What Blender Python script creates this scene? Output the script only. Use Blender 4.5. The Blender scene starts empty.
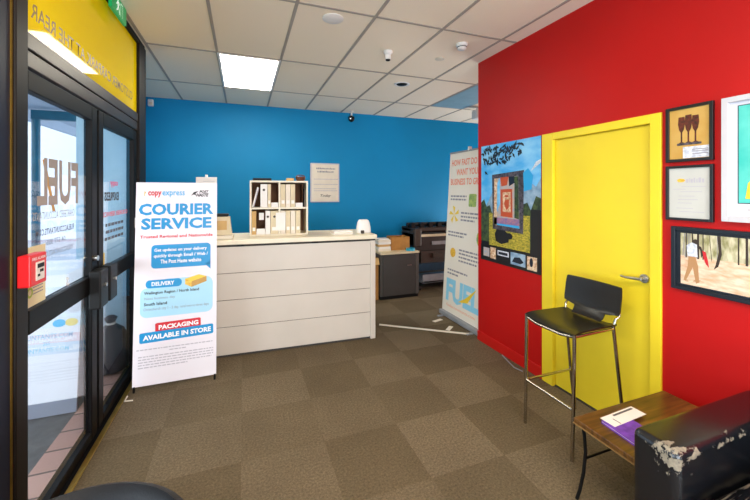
import bpy, bmesh, math, random
from mathutils import Vector, Matrix, Euler
PI = math.pi
R = math.radians
random.seed(7)
S = bpy.context.scene
COL = S.collection

# ------------------------------------------------------------------ camera, world, light, exposure
cam_d = bpy.data.cameras.new('camera')
cam_d.sensor_width = 36.0
cam_d.lens = 36.0 * 355.0 / 750.0
cam_d.shift_y = -58.0 / 750.0
cam_d.clip_start = 0.02
cam = bpy.data.objects.new('camera', cam_d)
cam.location = (0, 0, 1.6)
cam.rotation_euler = (R(90), 0, R(-20.4))
COL.objects.link(cam)
S.camera = cam

w = bpy.data.worlds.new('sky')
w.use_nodes = True
S.world = w
wn, wl = w.node_tree.nodes, w.node_tree.links
bgn = wn['Background']
bgn.inputs['Color'].default_value = (0.80, 0.88, 1.0, 1)
bgn.inputs['Strength'].default_value = 3.2

S.view_settings.view_transform = 'Standard'
S.view_settings.look = 'None'
S.view_settings.exposure = 0.0
S.view_settings.gamma = 1.0
S.view_settings.use_curve_mapping = False
try:
    S.cycles.max_bounces = 8
    S.cycles.transparent_max_bounces = 12
except Exception:
    pass


def area(name, loc, rot, sx, sy, power, col=(1, 1, 1)):
    l = bpy.data.lights.new(name, 'AREA')
    l.shape = 'RECTANGLE'
    l.size = sx
    l.size_y = sy
    l.energy = power
    l.color = col
    o = bpy.data.objects.new(name, l)
    o.location = loc
    o.rotation_euler = rot
    COL.objects.link(o)
    return o


# ceiling panels of the same grid that lie above and behind the camera
area('ceiling_lamp', (0.07, 0.8, 2.97), (0, 0, 0), 0.58, 1.15, 44, (1, .89, .74))
area('ceiling_lamp', (0.68, -0.4, 2.97), (0, 0, 0), 0.58, 1.15, 44, (1, .89, .74))
area('ceiling_lamp', (1.0, -1.6, 2.97), (0, 0, 0), 0.58, 1.15, 44, (1, .89, .74))
area('rear_fill', (5.4, 4.7, 1.1), (0, R(118), 0), 1.6, 2.2, 110, (1, .96, .9))  # added fill lamp, brightens rear ceiling and blue wall; no window here
# daylight through the shop window behind the camera and through the added side window
area('window_daylight', (0.7, -2.95, 0.9), (R(124), 0, 0), 2.8, 1.6, 210, (.93, .96, 1))
area('side_daylight', (-2.6, 0.2, 1.0), (0, R(-116), 0), 1.6, 3.6, 125, (.86, .93, 1))


# ------------------------------------------------------------------ colour and materials
def lin(h):
    h = h.lstrip('#')
    v = [int(h[i:i + 2], 16) / 255 for i in (0, 2, 4)]
    return tuple((c / 12.92 if c <= .04045 else ((c + .055) / 1.055) ** 2.4) for c in v) + (1,)


MATS = {}


def mat(name, col, rough=.5, metal=0, var=0.0, scale=8, bump=0.0, bscale=60, spec=.5, coat=0, stretch=(1, 1, 1), emit=0, var_col=None):
    if name in MATS:
        return MATS[name]
    m = bpy.data.materials.new(name)
    m.use_nodes = True
    N, L = m.node_tree.nodes, m.node_tree.links
    p = N['Principled BSDF']
    c = lin(col) if isinstance(col, str) else col
    p.inputs['Base Color'].default_value = c
    p.inputs['Roughness'].default_value = rough
    p.inputs['Metallic'].default_value = metal
    p.inputs['Specular IOR Level'].default_value = spec
    if coat:
        p.inputs['Coat Weight'].default_value = coat
        p.inputs['Coat Roughness'].default_value = .06
    if emit:
        p.inputs['Emission Color'].default_value = c
        p.inputs['Emission Strength'].default_value = emit
    tc = N.new('ShaderNodeTexCoord')
    mp = N.new('ShaderNodeMapping')
    mp.inputs['Scale'].default_value = stretch
    L.new(tc.outputs['Object'], mp.inputs['Vector'])
    no = N.new('ShaderNodeTexNoise')
    no.inputs['Scale'].default_value = scale
    no.inputs['Detail'].default_value = 4
    L.new(mp.outputs['Vector'], no.inputs['Vector'])
    mx = N.new('ShaderNodeMix')
    mx.data_type = 'RGBA'
    c2 = lin(var_col) if var_col else tuple(x * (1 - max(var, .02)) for x in c[:3]) + (1,)
    c1 = c if var_col else tuple(min(1, x * (1 + max(var, .02) * .6)) for x in c[:3]) + (1,)
    mx.inputs[6].default_value = c1
    mx.inputs[7].default_value = c2
    rp = N.new('ShaderNodeValToRGB')
    rp.color_ramp.elements[0].position = .35
    rp.color_ramp.elements[1].position = .65
    L.new(no.outputs['Fac'], rp.inputs['Fac'])
    L.new(rp.outputs['Color'], mx.inputs[0])
    L.new(mx.outputs[2], p.inputs['Base Color'])
    if emit:
        L.new(mx.outputs[2], p.inputs['Emission Color'])
    if bump:
        n2 = N.new('ShaderNodeTexNoise')
        n2.inputs['Scale'].default_value = bscale
        n2.inputs['Detail'].default_value = 3
        L.new(mp.outputs['Vector'], n2.inputs['Vector'])
        b = N.new('ShaderNodeBump')
        b.inputs['Strength'].default_value = bump
        b.inputs['Distance'].default_value = .01
        L.new(n2.outputs['Fac'], b.inputs['Height'])
        L.new(b.outputs['Normal'], p.inputs['Normal'])
    MATS[name] = m
    return m


def M_(n):
    return MATS[n]


mat('red_paint', '#b80d0c', .45, var=.06, scale=1.5, bump=.05, bscale=120, spec=.3)
mat('red_skirting', '#c21410', .35)
mat('blue_paint', '#0088c0', .55, var=.05, scale=1.2, bump=.05, bscale=120, spec=.25)
mat('yellow_paint', '#efd42b', .38, var=.05, scale=2)
mat('yellow_door', '#efd42e', .36, var=.06, scale=1.5)
mat('white_paint', '#e4e4e2', .6)
mat('pale_exterior', '#b7d4e4', .6, var=.05)
mat('bronze_frame', '#150f0b', .5, var=.15, scale=5, spec=.2)
mat('brown_header', '#33271b', .4, var=.2, scale=5, spec=.4)
mat('dark_frame', '#0a0808', .5, var=.1, spec=.15)
mat('navy_panel', '#10162a', .5, spec=.25, var=.25, scale=2)
mat('brass', '#a8853a', .38, metal=.9, var=.2, scale=14)
mat('ceiling_tile', '#f1e4cf', .9, var=.05, scale=260, bump=.08, bscale=200)
mat('ceiling_bar', '#a39b90', .6)
mat('blue_grey', '#7fa3b3', .5, var=.06)
mat('white_plastic', '#e8e6e2', .4)
mat('off_white', '#d9d0bd', .5, var=.04)
mat('cream', '#d8c9a6', .6, var=.08)
mat('cream_top', '#e6dcc2', .35, var=.05)
mat('counter_white', '#cdc4b8', .4, var=.03, scale=3)
mat('gap_dark', '#3a3632', .7)
mat('black_plastic', '#0e0e0e', .5, spec=.25)
mat('black_matte', '#0d0d0d', .7)
mat('chrome', '#b9b4ab', .2, metal=1)
mat('steel', '#c4c0b8', .28, metal=1, var=.1)
mat('black_leather', '#0c0d10', .5, spec=.3, var=.2, scale=9, bump=.12, bscale=180)
mat('stool_leather', '#131210', .33, var=.15, scale=9, bump=.06, bscale=200)
mat('cardboard', '#b07c3c', .8, var=.12, scale=10)
mat('tan_card', '#c9a46a', .8, var=.1)
mat('cabinet_grey', '#4d4a46', .5, var=.06)
mat('cabinet_dark', '#3e3b38', .45, var=.05)
mat('file_brown', '#6b421f', .7, var=.15)
mat('plotter_dark', '#2a2723', .45, var=.15)
mat('plotter_brown', '#3a2f26', .5, var=.2)
mat('plotter_blue', '#173a4e', .4, var=.2)
mat('plotter_tray', '#8d9094', .45, var=.1)
mat('paper', '#ece9e4', .7)
mat('paper_warm', '#e6dccb', .7, var=.05)
mat('table_edge', '#8e6c3e', .5, var=.1)
mat('teal_tape', '#1fa3c4', .4)
mat('purple', '#5b2c9a', .4, var=.3, scale=30, var_col='#7a3fc0')
mat('red_plastic', '#dc1a20', .35)
mat('alarm_white', '#e8e4dc', .4)
mat('sticker_yellow', '#e8dcae', .5, var=.05)
mat('green_ring', '#a8c030', .5)
mat('banner_vinyl', '#e9e4ea', .42, var=.015, scale=2)
mat('banner_cream', '#ece4d6', .42, var=.02, scale=2)
mat('ink_blue', '#0a90cc', .42)
mat('ink_sky', '#1fa7dc', .42)
mat('ink_pale_blue', '#a9d8ee', .42)
mat('ink_red', '#cf2430', .42)
mat('ink_orange', '#f09a6a', .42)
mat('ink_salmon', '#ee8a6a', .42)
mat('ink_black', '#1c1a1c', .42)
mat('ink_grey', '#8b8790', .45)
mat('ink_lightgrey', '#b9b4bd', .45)
mat('ink_white', '#f4f4f4', .42)
mat('ink_gold', '#d8a020', .42, var=.3, scale=60, var_col='#f0c850')
mat('ink_green', '#6f9a5a', .5, var=.3, scale=40, var_col='#b7c96a')
mat('ink_yellow', '#ecc93a', .42)
mat('ink_cyan', '#8fd0ea', .42)
mat('ink_pink', '#d83a70', .42)
mat('glass_grey', '#a0968f', .5)
mat('glass_gold', '#c89a50', .5)
mat('glass_text', '#5a5a62', .5)
mat('glass_dark', '#26262c', .5)
mat('glass_red', '#e0505a', .5)
mat('exit_green', '#0a9a58', .4, emit=.35)
mat('exit_white', '#eafff4', .4, emit=.5)
mat('asphalt', '#5b5d60', .8, var=.2, scale=12, bump=.3, bscale=90)
mat('road', '#9a9ca4', .8, var=.1, scale=6)
mat('teal_post', '#1d5060', .4, var=.2)
mat('soffit', '#aeb4c0', .7)
mat('building_white', '#e2e6ee', .7, var=.03)
mat('window_blue', '#6f8ca6', .15)
mat('bag_grey', '#3c3740', .7, var=.2, scale=14, bump=.3, bscale=30)
mat('aboard_grey', '#8d93a3', .6)
mat('frame_black', '#15171a', .35)
mat('frame_navy', '#111a24', .4)
mat('frame_white', '#cac8cc', .5, spec=.2)
mat('mount_grey', '#cfd0dc', .6)
mat('certificate', '#c9c8c0', .3, var=.06, scale=5)
mat('photo_tan', '#c09038', .35, var=.15, scale=4, var_col='#d2ac62')
mat('goblet', '#3a2114', .4, var=.4, scale=60, var_col='#6b2d1c')
mat('teal_art', '#20b4a8', .4, var=.3, scale=5, var_col='#62cfc2')
mat('print_sand', '#d9ad88', .4, var=.2, scale=18, var_col='#efd6bc', stretch=(1, 1, 3))
mat('print_bush', '#8f8a5a', .4, var=.5, scale=22, var_col='#d9cfae', stretch=(2, 1, .7))
mat('print_tree', '#3a2c22', .4)
mat('print_skin', '#b06a34', .4)
mat('print_trouser', '#b8895c', .4)
mat('print_white', '#e8ecf2', .4, var=.15, scale=60, var_col='#b8bccb')
mat('print_red', '#c8242c', .4)
mat('print_sky', '#3fa8ea', .4, var=.3, scale=4, var_col='#8fd0f6', stretch=(1, 1, 2))
mat('print_mount', '#6d8fae', .4, var=.3, scale=14, var_col='#9fb8cc')
mat('print_forest', '#1c2c24', .4, var=.5, scale=26, var_col='#4b5d34')
mat('print_grass', '#c9b13c', .4, var=.4, scale=40, var_col='#6f7426', stretch=(1, 1, 2))
mat('print_leaf', '#142030', .4)
mat('print_bear', '#15161a', .4)
mat('print_frame', '#2a2a30', .4, var=.4, scale=50, var_col='#5d5560')
mat('print_mix', '#c9a890', .4, var=.5, scale=30, var_col='#9aa8b8')
mat('print_orange', '#c0502c', .4)
mat('print_cream', '#e9d2b4', .4, var=.2, scale=50, var_col='#b98860')
mat('purple_print', '#7d6a98', .4, var=.4, scale=40, var_col='#b07a8a')
mat('print_bright', '#2ea3dd', .4)
mat('car_silver', '#b8bcc4', .25, metal=.3)


def glass_mat():
    m = bpy.data.materials.new('window_glass')
    m.use_nodes = True
    N, L = m.node_tree.nodes, m.node_tree.links
    N.remove(N['Principled BSDF'])
    out = N['Material Output']
    t = N.new('ShaderNodeBsdfTransparent')
    t.inputs['Color'].default_value = (.93, .96, .97, 1)
    g = N.new('ShaderNodeBsdfGlossy')
    g.inputs['Roughness'].default_value = .01
    lw = N.new('ShaderNodeLayerWeight')
    lw.inputs['Blend'].default_value = .5
    pw = N.new('ShaderNodeMath'); pw.operation = 'POWER'
    pw.inputs[1].default_value = 5
    L.new(lw.outputs['Facing'], pw.inputs[0])
    f = N.new('ShaderNodeMath'); f.operation = 'MULTIPLY_ADD'
    f.inputs[1].default_value = .9
    f.inputs[2].default_value = .03
    L.new(pw.outputs[0], f.inputs[0])
    mx = N.new('ShaderNodeMixShader')
    L.new(f.outputs[0], mx.inputs[0])
    L.new(t.outputs[0], mx.inputs[1])
    L.new(g.outputs[0], mx.inputs[2])
    L.new(mx.outputs[0], out.inputs['Surface'])
    MATS['window_glass'] = m


glass_mat()


def yellow_film():
    m = bpy.data.materials.new('yellow_film')
    m.use_nodes = True
    N, L = m.node_tree.nodes, m.node_tree.links
    p = N['Principled BSDF']
    p.inputs['Base Color'].default_value = lin('#f6de00')
    p.inputs['Roughness'].default_value = .05
    p.inputs['Specular IOR Level'].default_value = .5
    t = N.new('ShaderNodeBsdfTranslucent')
    t.inputs['Color'].default_value = lin('#fce800')
    mx = N.new('ShaderNodeMixShader')
    mx.inputs[0].default_value = .45
    L.new(p.outputs[0], mx.inputs[1])
    L.new(t.outputs[0], mx.inputs[2])
    L.new(mx.outputs[0], N['Material Output'].inputs['Surface'])
    MATS['yellow_film'] = m


yellow_film()


def emission(name, col, strength):
    m = bpy.data.materials.new(name)
    m.use_nodes = True
    N = m.node_tree.nodes
    p = N['Principled BSDF']
    p.inputs['Base Color'].default_value = (.8, .8, .8, 1)
    p.inputs['Emission Color'].default_value = col
    p.inputs['Emission Strength'].default_value = strength
    MATS[name] = m


emission('lamp_diffuser', (1, .93, .78, 1), 18.0)


def carpet_mat():
    m = bpy.data.materials.new('carpet_tiles')
    m.use_nodes = True
    N, L = m.node_tree.nodes, m.node_tree.links
    p = N['Principled BSDF']
    p.inputs['Roughness'].default_value = .95
    p.inputs['Specular IOR Level'].default_value = .15
    tc = N.new('ShaderNodeTexCoord')
    mp = N.new('ShaderNodeMapping')
    mp.inputs['Location'].default_value = (.01, -.25, .25)
    L.new(tc.outputs['Object'], mp.inputs['Vector'])
    ck = N.new('ShaderNodeTexChecker')
    ck.inputs['Scale'].default_value = 2.0
    ck.inputs['Color1'].default_value = (1, 1, 1, 1)
    ck.inputs['Color2'].default_value = (0, 0, 0, 1)
    L.new(mp.outputs['Vector'], ck.inputs['Vector'])
    # cell random
    sc = N.new('ShaderNodeVectorMath'); sc.operation = 'SCALE'; sc.inputs['Scale'].default_value = 2.0
    L.new(mp.outputs['Vector'], sc.inputs[0])
    fl = N.new('ShaderNodeVectorMath'); fl.operation = 'FLOOR'
    L.new(sc.outputs[0], fl.inputs[0])
    wn_ = N.new('ShaderNodeTexWhiteNoise')
    L.new(fl.outputs[0], wn_.inputs['Vector'])
    a = N.new('ShaderNodeMath'); a.operation = 'MULTIPLY_ADD'
    a.inputs[1].default_value = .45
    L.new(wn_.outputs['Value'], a.inputs[0])
    b = N.new('ShaderNodeMath'); b.operation = 'MULTIPLY'; b.inputs[1].default_value = .55
    L.new(ck.outputs['Fac'], b.inputs[0])
    L.new(b.outputs[0], a.inputs[2])
    mx = N.new('ShaderNodeMix'); mx.data_type = 'RGBA'
    mx.inputs[6].default_value = lin('#5e523e')
    mx.inputs[7].default_value = lin('#6e614d')
    L.new(a.outputs[0], mx.inputs[0])
    no = N.new('ShaderNodeTexNoise'); no.inputs['Scale'].default_value = 75; no.inputs['Detail'].default_value = 5
    no.inputs['Roughness'].default_value = .8
    L.new(tc.outputs['Object'], no.inputs['Vector'])
    n3 = N.new('ShaderNodeTexNoise'); n3.inputs['Scale'].default_value = 2.2; n3.inputs['Detail'].default_value = 5
    L.new(tc.outputs['Object'], n3.inputs['Vector'])
    r = N.new('ShaderNodeMapRange')
    r.inputs['From Min'].default_value = .3; r.inputs['From Max'].default_value = .7
    r.inputs['To Min'].default_value = .5; r.inputs['To Max'].default_value = 1.5
    L.new(no.outputs['Fac'], r.inputs['Value'])
    r3 = N.new('ShaderNodeMapRange')
    r3.inputs['From Min'].default_value = .3; r3.inputs['From Max'].default_value = .7
    r3.inputs['To Min'].default_value = .9; r3.inputs['To Max'].default_value = 1.1
    L.new(n3.outputs['Fac'], r3.inputs['Value'])
    mm = N.new('ShaderNodeMath'); mm.operation = 'MULTIPLY'
    L.new(r.outputs[0], mm.inputs[0]); L.new(r3.outputs[0], mm.inputs[1])
    v = N.new('ShaderNodeVectorMath'); v.operation = 'SCALE'
    L.new(mx.outputs[2], v.inputs[0])
    L.new(mm.outputs[0], v.inputs['Scale'])
    L.new(v.outputs[0], p.inputs['Base Color'])
    bp = N.new('ShaderNodeBump'); bp.inputs['Strength'].default_value = .35; bp.inputs['Distance'].default_value = .006
    L.new(no.outputs['Fac'], bp.inputs['Height'])
    L.new(bp.outputs[0], p.inputs['Normal'])
    MATS['carpet_tiles'] = m


carpet_mat()


def brick_paving():
    m = bpy.data.materials.new('brick_paving')
    m.use_nodes = True
    N, L = m.node_tree.nodes, m.node_tree.links
    p = N['Principled BSDF']
    p.inputs['Roughness'].default_value = .8
    tc = N.new('ShaderNodeTexCoord')
    b = N.new('ShaderNodeTexBrick')
    b.offset = 0
    b.inputs['Color1'].default_value = lin('#c39c90')
    b.inputs['Color2'].default_value = lin('#b08a80')
    b.inputs['Mortar'].default_value = lin('#6a5a56')
    b.inputs['Scale'].default_value = 1
    b.inputs['Brick Width'].default_value = .2
    b.inputs['Row Height'].default_value = .2
    b.inputs['Mortar Size'].default_value = .008
    L.new(tc.outputs['Object'], b.inputs['Vector'])
    L.new(b.outputs['Color'], p.inputs['Base Color'])
    MATS['brick_paving'] = m


brick_paving()


def wood_mat():
    m = bpy.data.materials.new('walnut_top')
    m.use_nodes = True
    N, L = m.node_tree.nodes, m.node_tree.links
    p = N['Principled BSDF']
    p.inputs['Roughness'].default_value = .3
    tc = N.new('ShaderNodeTexCoord')
    mp = N.new('ShaderNodeMapping')
    mp.inputs['Scale'].default_value = (1.2, 16, 4)
    L.new(tc.outputs['Object'], mp.inputs['Vector'])
    no = N.new('ShaderNodeTexNoise')
    no.inputs['Scale'].default_value = 3
    no.inputs['Detail'].default_value = 7
    no.inputs['Distortion'].default_value = .6
    L.new(mp.outputs[0], no.inputs['Vector'])
    cr = N.new('ShaderNodeValToRGB')
    e = cr.color_ramp.elements
    e[0].position = .3; e[0].color = lin('#3c2713')
    e[1].position = .7; e[1].color = lin('#7d5526')
    x = e.new(.5); x.color = lin('#5f3f1c')
    L.new(no.outputs['Fac'], cr.inputs['Fac'])
    L.new(cr.outputs[0], p.inputs['Base Color'])
    MATS['walnut_top'] = m


wood_mat()


def worn_leather(name, wear_nodes):
    m = bpy.data.materials.new(name)
    m.use_nodes = True
    N, L = m.node_tree.nodes, m.node_tree.links
    p = N['Principled BSDF']
    tc = N.new('ShaderNodeTexCoord')
    fac = wear_nodes(N, L, tc)
    mx = N.new('ShaderNodeMix'); mx.data_type = 'RGBA'
    mx.inputs[6].default_value = lin('#0d1015')
    nz = N.new('ShaderNodeTexNoise'); nz.inputs['Scale'].default_value = 60; nz.inputs['Detail'].default_value = 4
    L.new(tc.outputs['Object'], nz.inputs['Vector'])
    wc = N.new('ShaderNodeMix'); wc.data_type = 'RGBA'
    wc.inputs[6].default_value = lin('#4d463c'); wc.inputs[7].default_value = lin('#a39882')
    L.new(nz.outputs['Fac'], wc.inputs[0])
    L.new(wc.outputs[2], mx.inputs[7])
    L.new(fac, mx.inputs[0])
    L.new(mx.outputs[2], p.inputs['Base Color'])
    rr = N.new('ShaderNodeMapRange')
    p.inputs['Specular IOR Level'].default_value = .75
    rr.inputs['To Min'].default_value = .27; rr.inputs['To Max'].default_value = .8
    L.new(fac, rr.inputs['Value'])
    L.new(rr.outputs[0], p.inputs['Roughness'])
    n2 = N.new('ShaderNodeTexNoise'); n2.inputs['Scale'].default_value = 150
    L.new(tc.outputs['Object'], n2.inputs['Vector'])
    b = N.new('ShaderNodeBump'); b.inputs['Strength'].default_value = .12; b.inputs['Distance'].default_value = .005
    L.new(n2.outputs['Fac'], b.inputs['Height'])
    L.new(b.outputs[0], p.inputs['Normal'])
    MATS[name] = m


def smooth(N, L, val, a, b):
    r = N.new('ShaderNodeMapRange'); r.interpolation_type = 'SMOOTHSTEP'
    r.inputs['From Min'].default_value = a; r.inputs['From Max'].default_value = b
    L.new(val, r.inputs['Value'])
    return r.outputs[0]


def math2(N, L, op, a, b):
    n = N.new('ShaderNodeMath'); n.operation = op
    for i, v in enumerate((a, b)):
        if isinstance(v, (int, float)):
            n.inputs[i].default_value = v
        else:
            L.new(v, n.inputs[i])
    return n.outputs[0]


# wear of the sofa arm: peeled at the front corner, thin along the seat-side top edge and in flecks
def arm_wear(N, L, tc):
    sp = N.new('ShaderNodeSeparateXYZ'); L.new(tc.outputs['Object'], sp.inputs[0])
    x, y, z = sp.outputs
    mp = N.new('ShaderNodeMapping'); mp.inputs['Scale'].default_value = (.75, 1.5, 1)
    L.new(tc.outputs['Object'], mp.inputs['Vector'])
    no = N.new('ShaderNodeTexNoise'); no.inputs['Scale'].default_value = 24; no.inputs['Detail'].default_value = 6; no.inputs['Roughness'].default_value = .65
    L.new(mp.outputs[0], no.inputs['Vector'])
    dist = N.new('ShaderNodeVectorMath'); dist.operation = 'DISTANCE'
    dist.inputs[1].default_value = (.02, .03, .59)
    L.new(tc.outputs['Object'], dist.inputs[0])
    corner = math2(N, L, 'SUBTRACT', .34, math2(N, L, 'MULTIPLY', dist.outputs['Value'], 4.2))
    ey = math2(N, L, 'ABSOLUTE', math2(N, L, 'SUBTRACT', y, .015), 0)
    ez = math2(N, L, 'ABSOLUTE', math2(N, L, 'SUBTRACT', z, .60), 0)
    ed = math2(N, L, 'ADD', ey, ez)
    edge = math2(N, L, 'SUBTRACT', math2(N, L, 'SUBTRACT', .27, math2(N, L, 'MULTIPLY', ed, 6.5)), math2(N, L, 'MULTIPLY', x, .10))
    # vertical front corner and its top front edge
    ex = math2(N, L, 'ABSOLUTE', math2(N, L, 'SUBTRACT', x, .02), 0)
    fd = math2(N, L, 'ADD', ex, ez)
    front = math2(N, L, 'SUBTRACT', .17, math2(N, L, 'MULTIPLY', fd, 6.0))
    w1 = math2(N, L, 'MAXIMUM', corner, edge)
    w2 = math2(N, L, 'MAXIMUM', w1, front)
    w3 = math2(N, L, 'MAXIMUM', w2, -.16)
    return smooth(N, L, math2(N, L, 'ADD', no.outputs['Fac'], w3), .66, .70)


def cushion_wear(N, L, tc):
    mp = N.new('ShaderNodeMapping'); mp.inputs['Scale'].default_value = (1.6, 14, 14)
    mp.inputs['Rotation'].default_value = (0, 0, R(12))
    L.new(tc.outputs['Object'], mp.inputs['Vector'])
    no = N.new('ShaderNodeTexNoise'); no.inputs['Scale'].default_value = 3.2; no.inputs['Detail'].default_value = 5; no.inputs['Roughness'].default_value = .6
    L.new(mp.outputs[0], no.inputs['Vector'])
    return smooth(N, L, no.outputs['Fac'], .55, .60)


worn_leather('worn_arm_leather', arm_wear)
worn_leather('worn_seat_leather', cushion_wear)


# ------------------------------------------------------------------ geometry helpers
class MB:
    """collects shapes and links them as ONE mesh object"""

    def __init__(self):
        self.bm = bmesh.new()
        self.smooth = False

    def merge(self, b, mtx=None):
        if mtx is not None:
            bmesh.ops.transform(b, matrix=mtx, verts=b.verts)
        me = bpy.data.meshes.new('tmp')
        b.to_mesh(me)
        b.free()
        self.bm.from_mesh(me)
        bpy.data.meshes.remove(me)
        return self

    def box(self, x0, x1, y0, y1, z0, z1, bev=0, seg=2, mtx=None):
        b = bmesh.new()
        bmesh.ops.create_cube(b, size=1)
        bmesh.ops.scale(b, vec=(abs(x1 - x0), abs(y1 - y0), abs(z1 - z0)), verts=b.verts)
        bmesh.ops.translate(b, vec=((x0 + x1) / 2, (y0 + y1) / 2, (z0 + z1) / 2), verts=b.verts)
        if bev:
            bmesh.ops.bevel(b, geom=b.edges[:], offset=bev, segments=seg, affect='EDGES', profile=.5)
        return self.merge(b, mtx)

    def cyl(self, p0, p1, r0, r1=None, n=20, cap=True):
        r1 = r0 if r1 is None else r1
        p0, p1 = Vector(p0), Vector(p1)
        d = p1 - p0
        b = bmesh.new()
        bmesh.ops.create_cone(b, cap_ends=cap, segments=n, radius1=r0, radius2=r1, depth=d.length)
        q = d.to_track_quat('Z', 'Y').to_matrix().to_4x4()
        return self.merge(b, Matrix.Translation((p0 + p1) / 2) @ q)

    def tube(self, pts, r, n=10, closed=False):
        pts = [Vector(p) for p in pts]
        b = bmesh.new()
        rings = []
        m = len(pts)
        up = None
        for i, p in enumerate(pts):
            if closed:
                t = (pts[(i + 1) % m] - pts[i - 1]).normalized()
            else:
                t = (pts[min(i + 1, m - 1)] - pts[max(i - 1, 0)]).normalized()
            if up is None:
                up = Vector((0, 0, 1)) if abs(t.z) < .9 else Vector((1, 0, 0))
            u = (up - t * up.dot(t)).normalized()
            up = u
            v = t.cross(u)
            rr = r[i] if isinstance(r, (list, tuple)) else r
            rings.append([b.verts.new(p + (u * math.cos(2 * PI * k / n) + v * math.sin(2 * PI * k / n)) * rr) for k in range(n)])
        for i in range(m if closed else m - 1):
            a, c = rings[i], rings[(i + 1) % m]
            for k in range(n):
                b.faces.new((a[k], a[(k + 1) % n], c[(k + 1) % n], c[k]))
        if not closed:
            b.faces.new(rings[0][::-1])
            b.faces.new(rings[-1])
        bmesh.ops.recalc_face_normals(b, faces=b.faces)
        return self.merge(b)

    def lathe(self, prof, c=(0, 0, 0), n=28):
        b = bmesh.new()
        rings = []
        for r, z in prof:
            rings.append([b.verts.new((c[0] + r * math.cos(2 * PI * k / n), c[1] + r * math.sin(2 * PI * k / n), c[2] + z)) for k in range(n)])
        for i in range(len(prof) - 1):
            for k in range(n):
                b.faces.new((rings[i][k], rings[i][(k + 1) % n], rings[i + 1][(k + 1) % n], rings[i + 1][k]))
        b.faces.new(rings[0][::-1])
        b.faces.new(rings[-1])
        bmesh.ops.recalc_face_normals(b, faces=b.faces)
        return self.merge(b)

    def prism(self, pts, y0, y1):
        """outline in (x, z) extruded along y"""
        b = bmesh.new()
        a = [b.verts.new((x, y0, z)) for x, z in pts]
        c = [b.verts.new((x, y1, z)) for x, z in pts]
        n = len(pts)
        b.faces.new(a)
        b.faces.new(c[::-1])
        for i in range(n):
            b.faces.new((a[i], c[i], c[(i + 1) % n], a[(i + 1) % n]))
        bmesh.ops.recalc_face_normals(b, faces=b.faces)
        return self.merge(b)

    # flat printing, facing local -Y
    def poly(self, pts, y=0):
        area2 = sum(pts[i][0] * pts[(i + 1) % len(pts)][1] - pts[(i + 1) % len(pts)][0] * pts[i][1] for i in range(len(pts)))
        if area2 < 0:
            pts = pts[::-1]
        self.bm.faces.new([self.bm.verts.new((x, y, z)) for x, z in pts])
        return self

    def rect(self, x0, x1, z0, z1, y=0):
        return self.poly([(x0, z0), (x1, z0), (x1, z1), (x0, z1)], y)

    def rrect(self, x0, x1, z0, z1, r, y=0, rot=0):
        pts = []
        for cx, cz, a0 in ((x1 - r, z1 - r, 0), (x0 + r, z1 - r, 90), (x0 + r, z0 + r, 180), (x1 - r, z0 + r, 270)):
            for k in range(6):
                a = R(a0 + 18 * k)
                pts.append((cx + r * math.cos(a), cz + r * math.sin(a)))
        if rot:
            mx, mz = (x0 + x1) / 2, (z0 + z1) / 2
            c, s = math.cos(rot), math.sin(rot)
            pts = [(mx + (x - mx) * c - (z - mz) * s, mz + (x - mx) * s + (z - mz) * c) for x, z in pts]
        return self.poly(pts, y)

    def ell(self, cx, cz, rx, rz, y=0, n=24):
        return self.poly([(cx + rx * math.cos(2 * PI * k / n), cz + rz * math.sin(2 * PI * k / n)) for k in range(n)], y)

    def text(self, body, x0, x1, z0, z1, y=0, bold=0.0, rot=0, shear=0):
        cu = bpy.data.curves.new('tmp_text', 'FONT')
        cu.body = body
        cu.offset = bold
        cu.resolution_u = 2
        cu.shear = shear
        o = bpy.data.objects.new('tmp_text', cu)
        COL.objects.link(o)
        bpy.context.view_layer.update()
        dg = bpy.context.evaluated_depsgraph_get()
        me = bpy.data.meshes.new_from_object(o.evaluated_get(dg))
        bpy.data.objects.remove(o)
        bpy.data.curves.remove(cu)
        vs = [v.co.copy() for v in me.vertices]
        ax, bx = min(v.x for v in vs), max(v.x for v in vs)
        az, bz = min(v.y for v in vs), max(v.y for v in vs)
        b = bmesh.new()
        b.from_mesh(me)
        bpy.data.meshes.remove(me)
        c, s = math.cos(rot), math.sin(rot)
        mx, mz = (x0 + x1) / 2, (z0 + z1) / 2
        for v in b.verts:
            x = x0 + (v.co.x - ax) / (bx - ax) * (x1 - x0)
            z = z0 + (v.co.y - az) / (bz - az) * (z1 - z0)
            v.co = (mx + (x - mx) * c - (z - mz) * s, y, mz + (x - mx) * s + (z - mz) * c)
        return self.merge(b)

    def build(self, name, m, parent=None, smooth=False, loc=None, mtx=None):
        if mtx is not None:
            bmesh.ops.transform(self.bm, matrix=mtx, verts=self.bm.verts)
        me = bpy.data.meshes.new(name)
        self.bm.to_mesh(me)
        self.bm.free()
        if smooth:
            for p in me.polygons:
                p.use_smooth = True
            try:
                me.set_sharp_from_angle(angle=R(40))
            except Exception:
                pass
        me.materials.append(MATS[m] if isinstance(m, str) else m)
        o = bpy.data.objects.new(name, me)
        COL.objects.link(o)
        if parent is not None:
            o.parent = parent
        if loc:
            o.location = loc
        return o


def tag(o, label=None, cat=None, group=None, kind=None):
    if label:
        o['label'] = label
    if cat:
        o['category'] = cat
    if group:
        o['group'] = group
    if kind:
        o['kind'] = kind
    return o


def thing(name, label, cat, loc=(0, 0, 0), rz=0, group=None):
    o = bpy.data.objects.new(name, None)
    o.empty_display_size = .1
    o.location = loc
    o.rotation_euler = (0, 0, rz)
    COL.objects.link(o)
    return tag(o, label, cat, group)


def struct(o):
    o['kind'] = 'structure'
    return o


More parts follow.
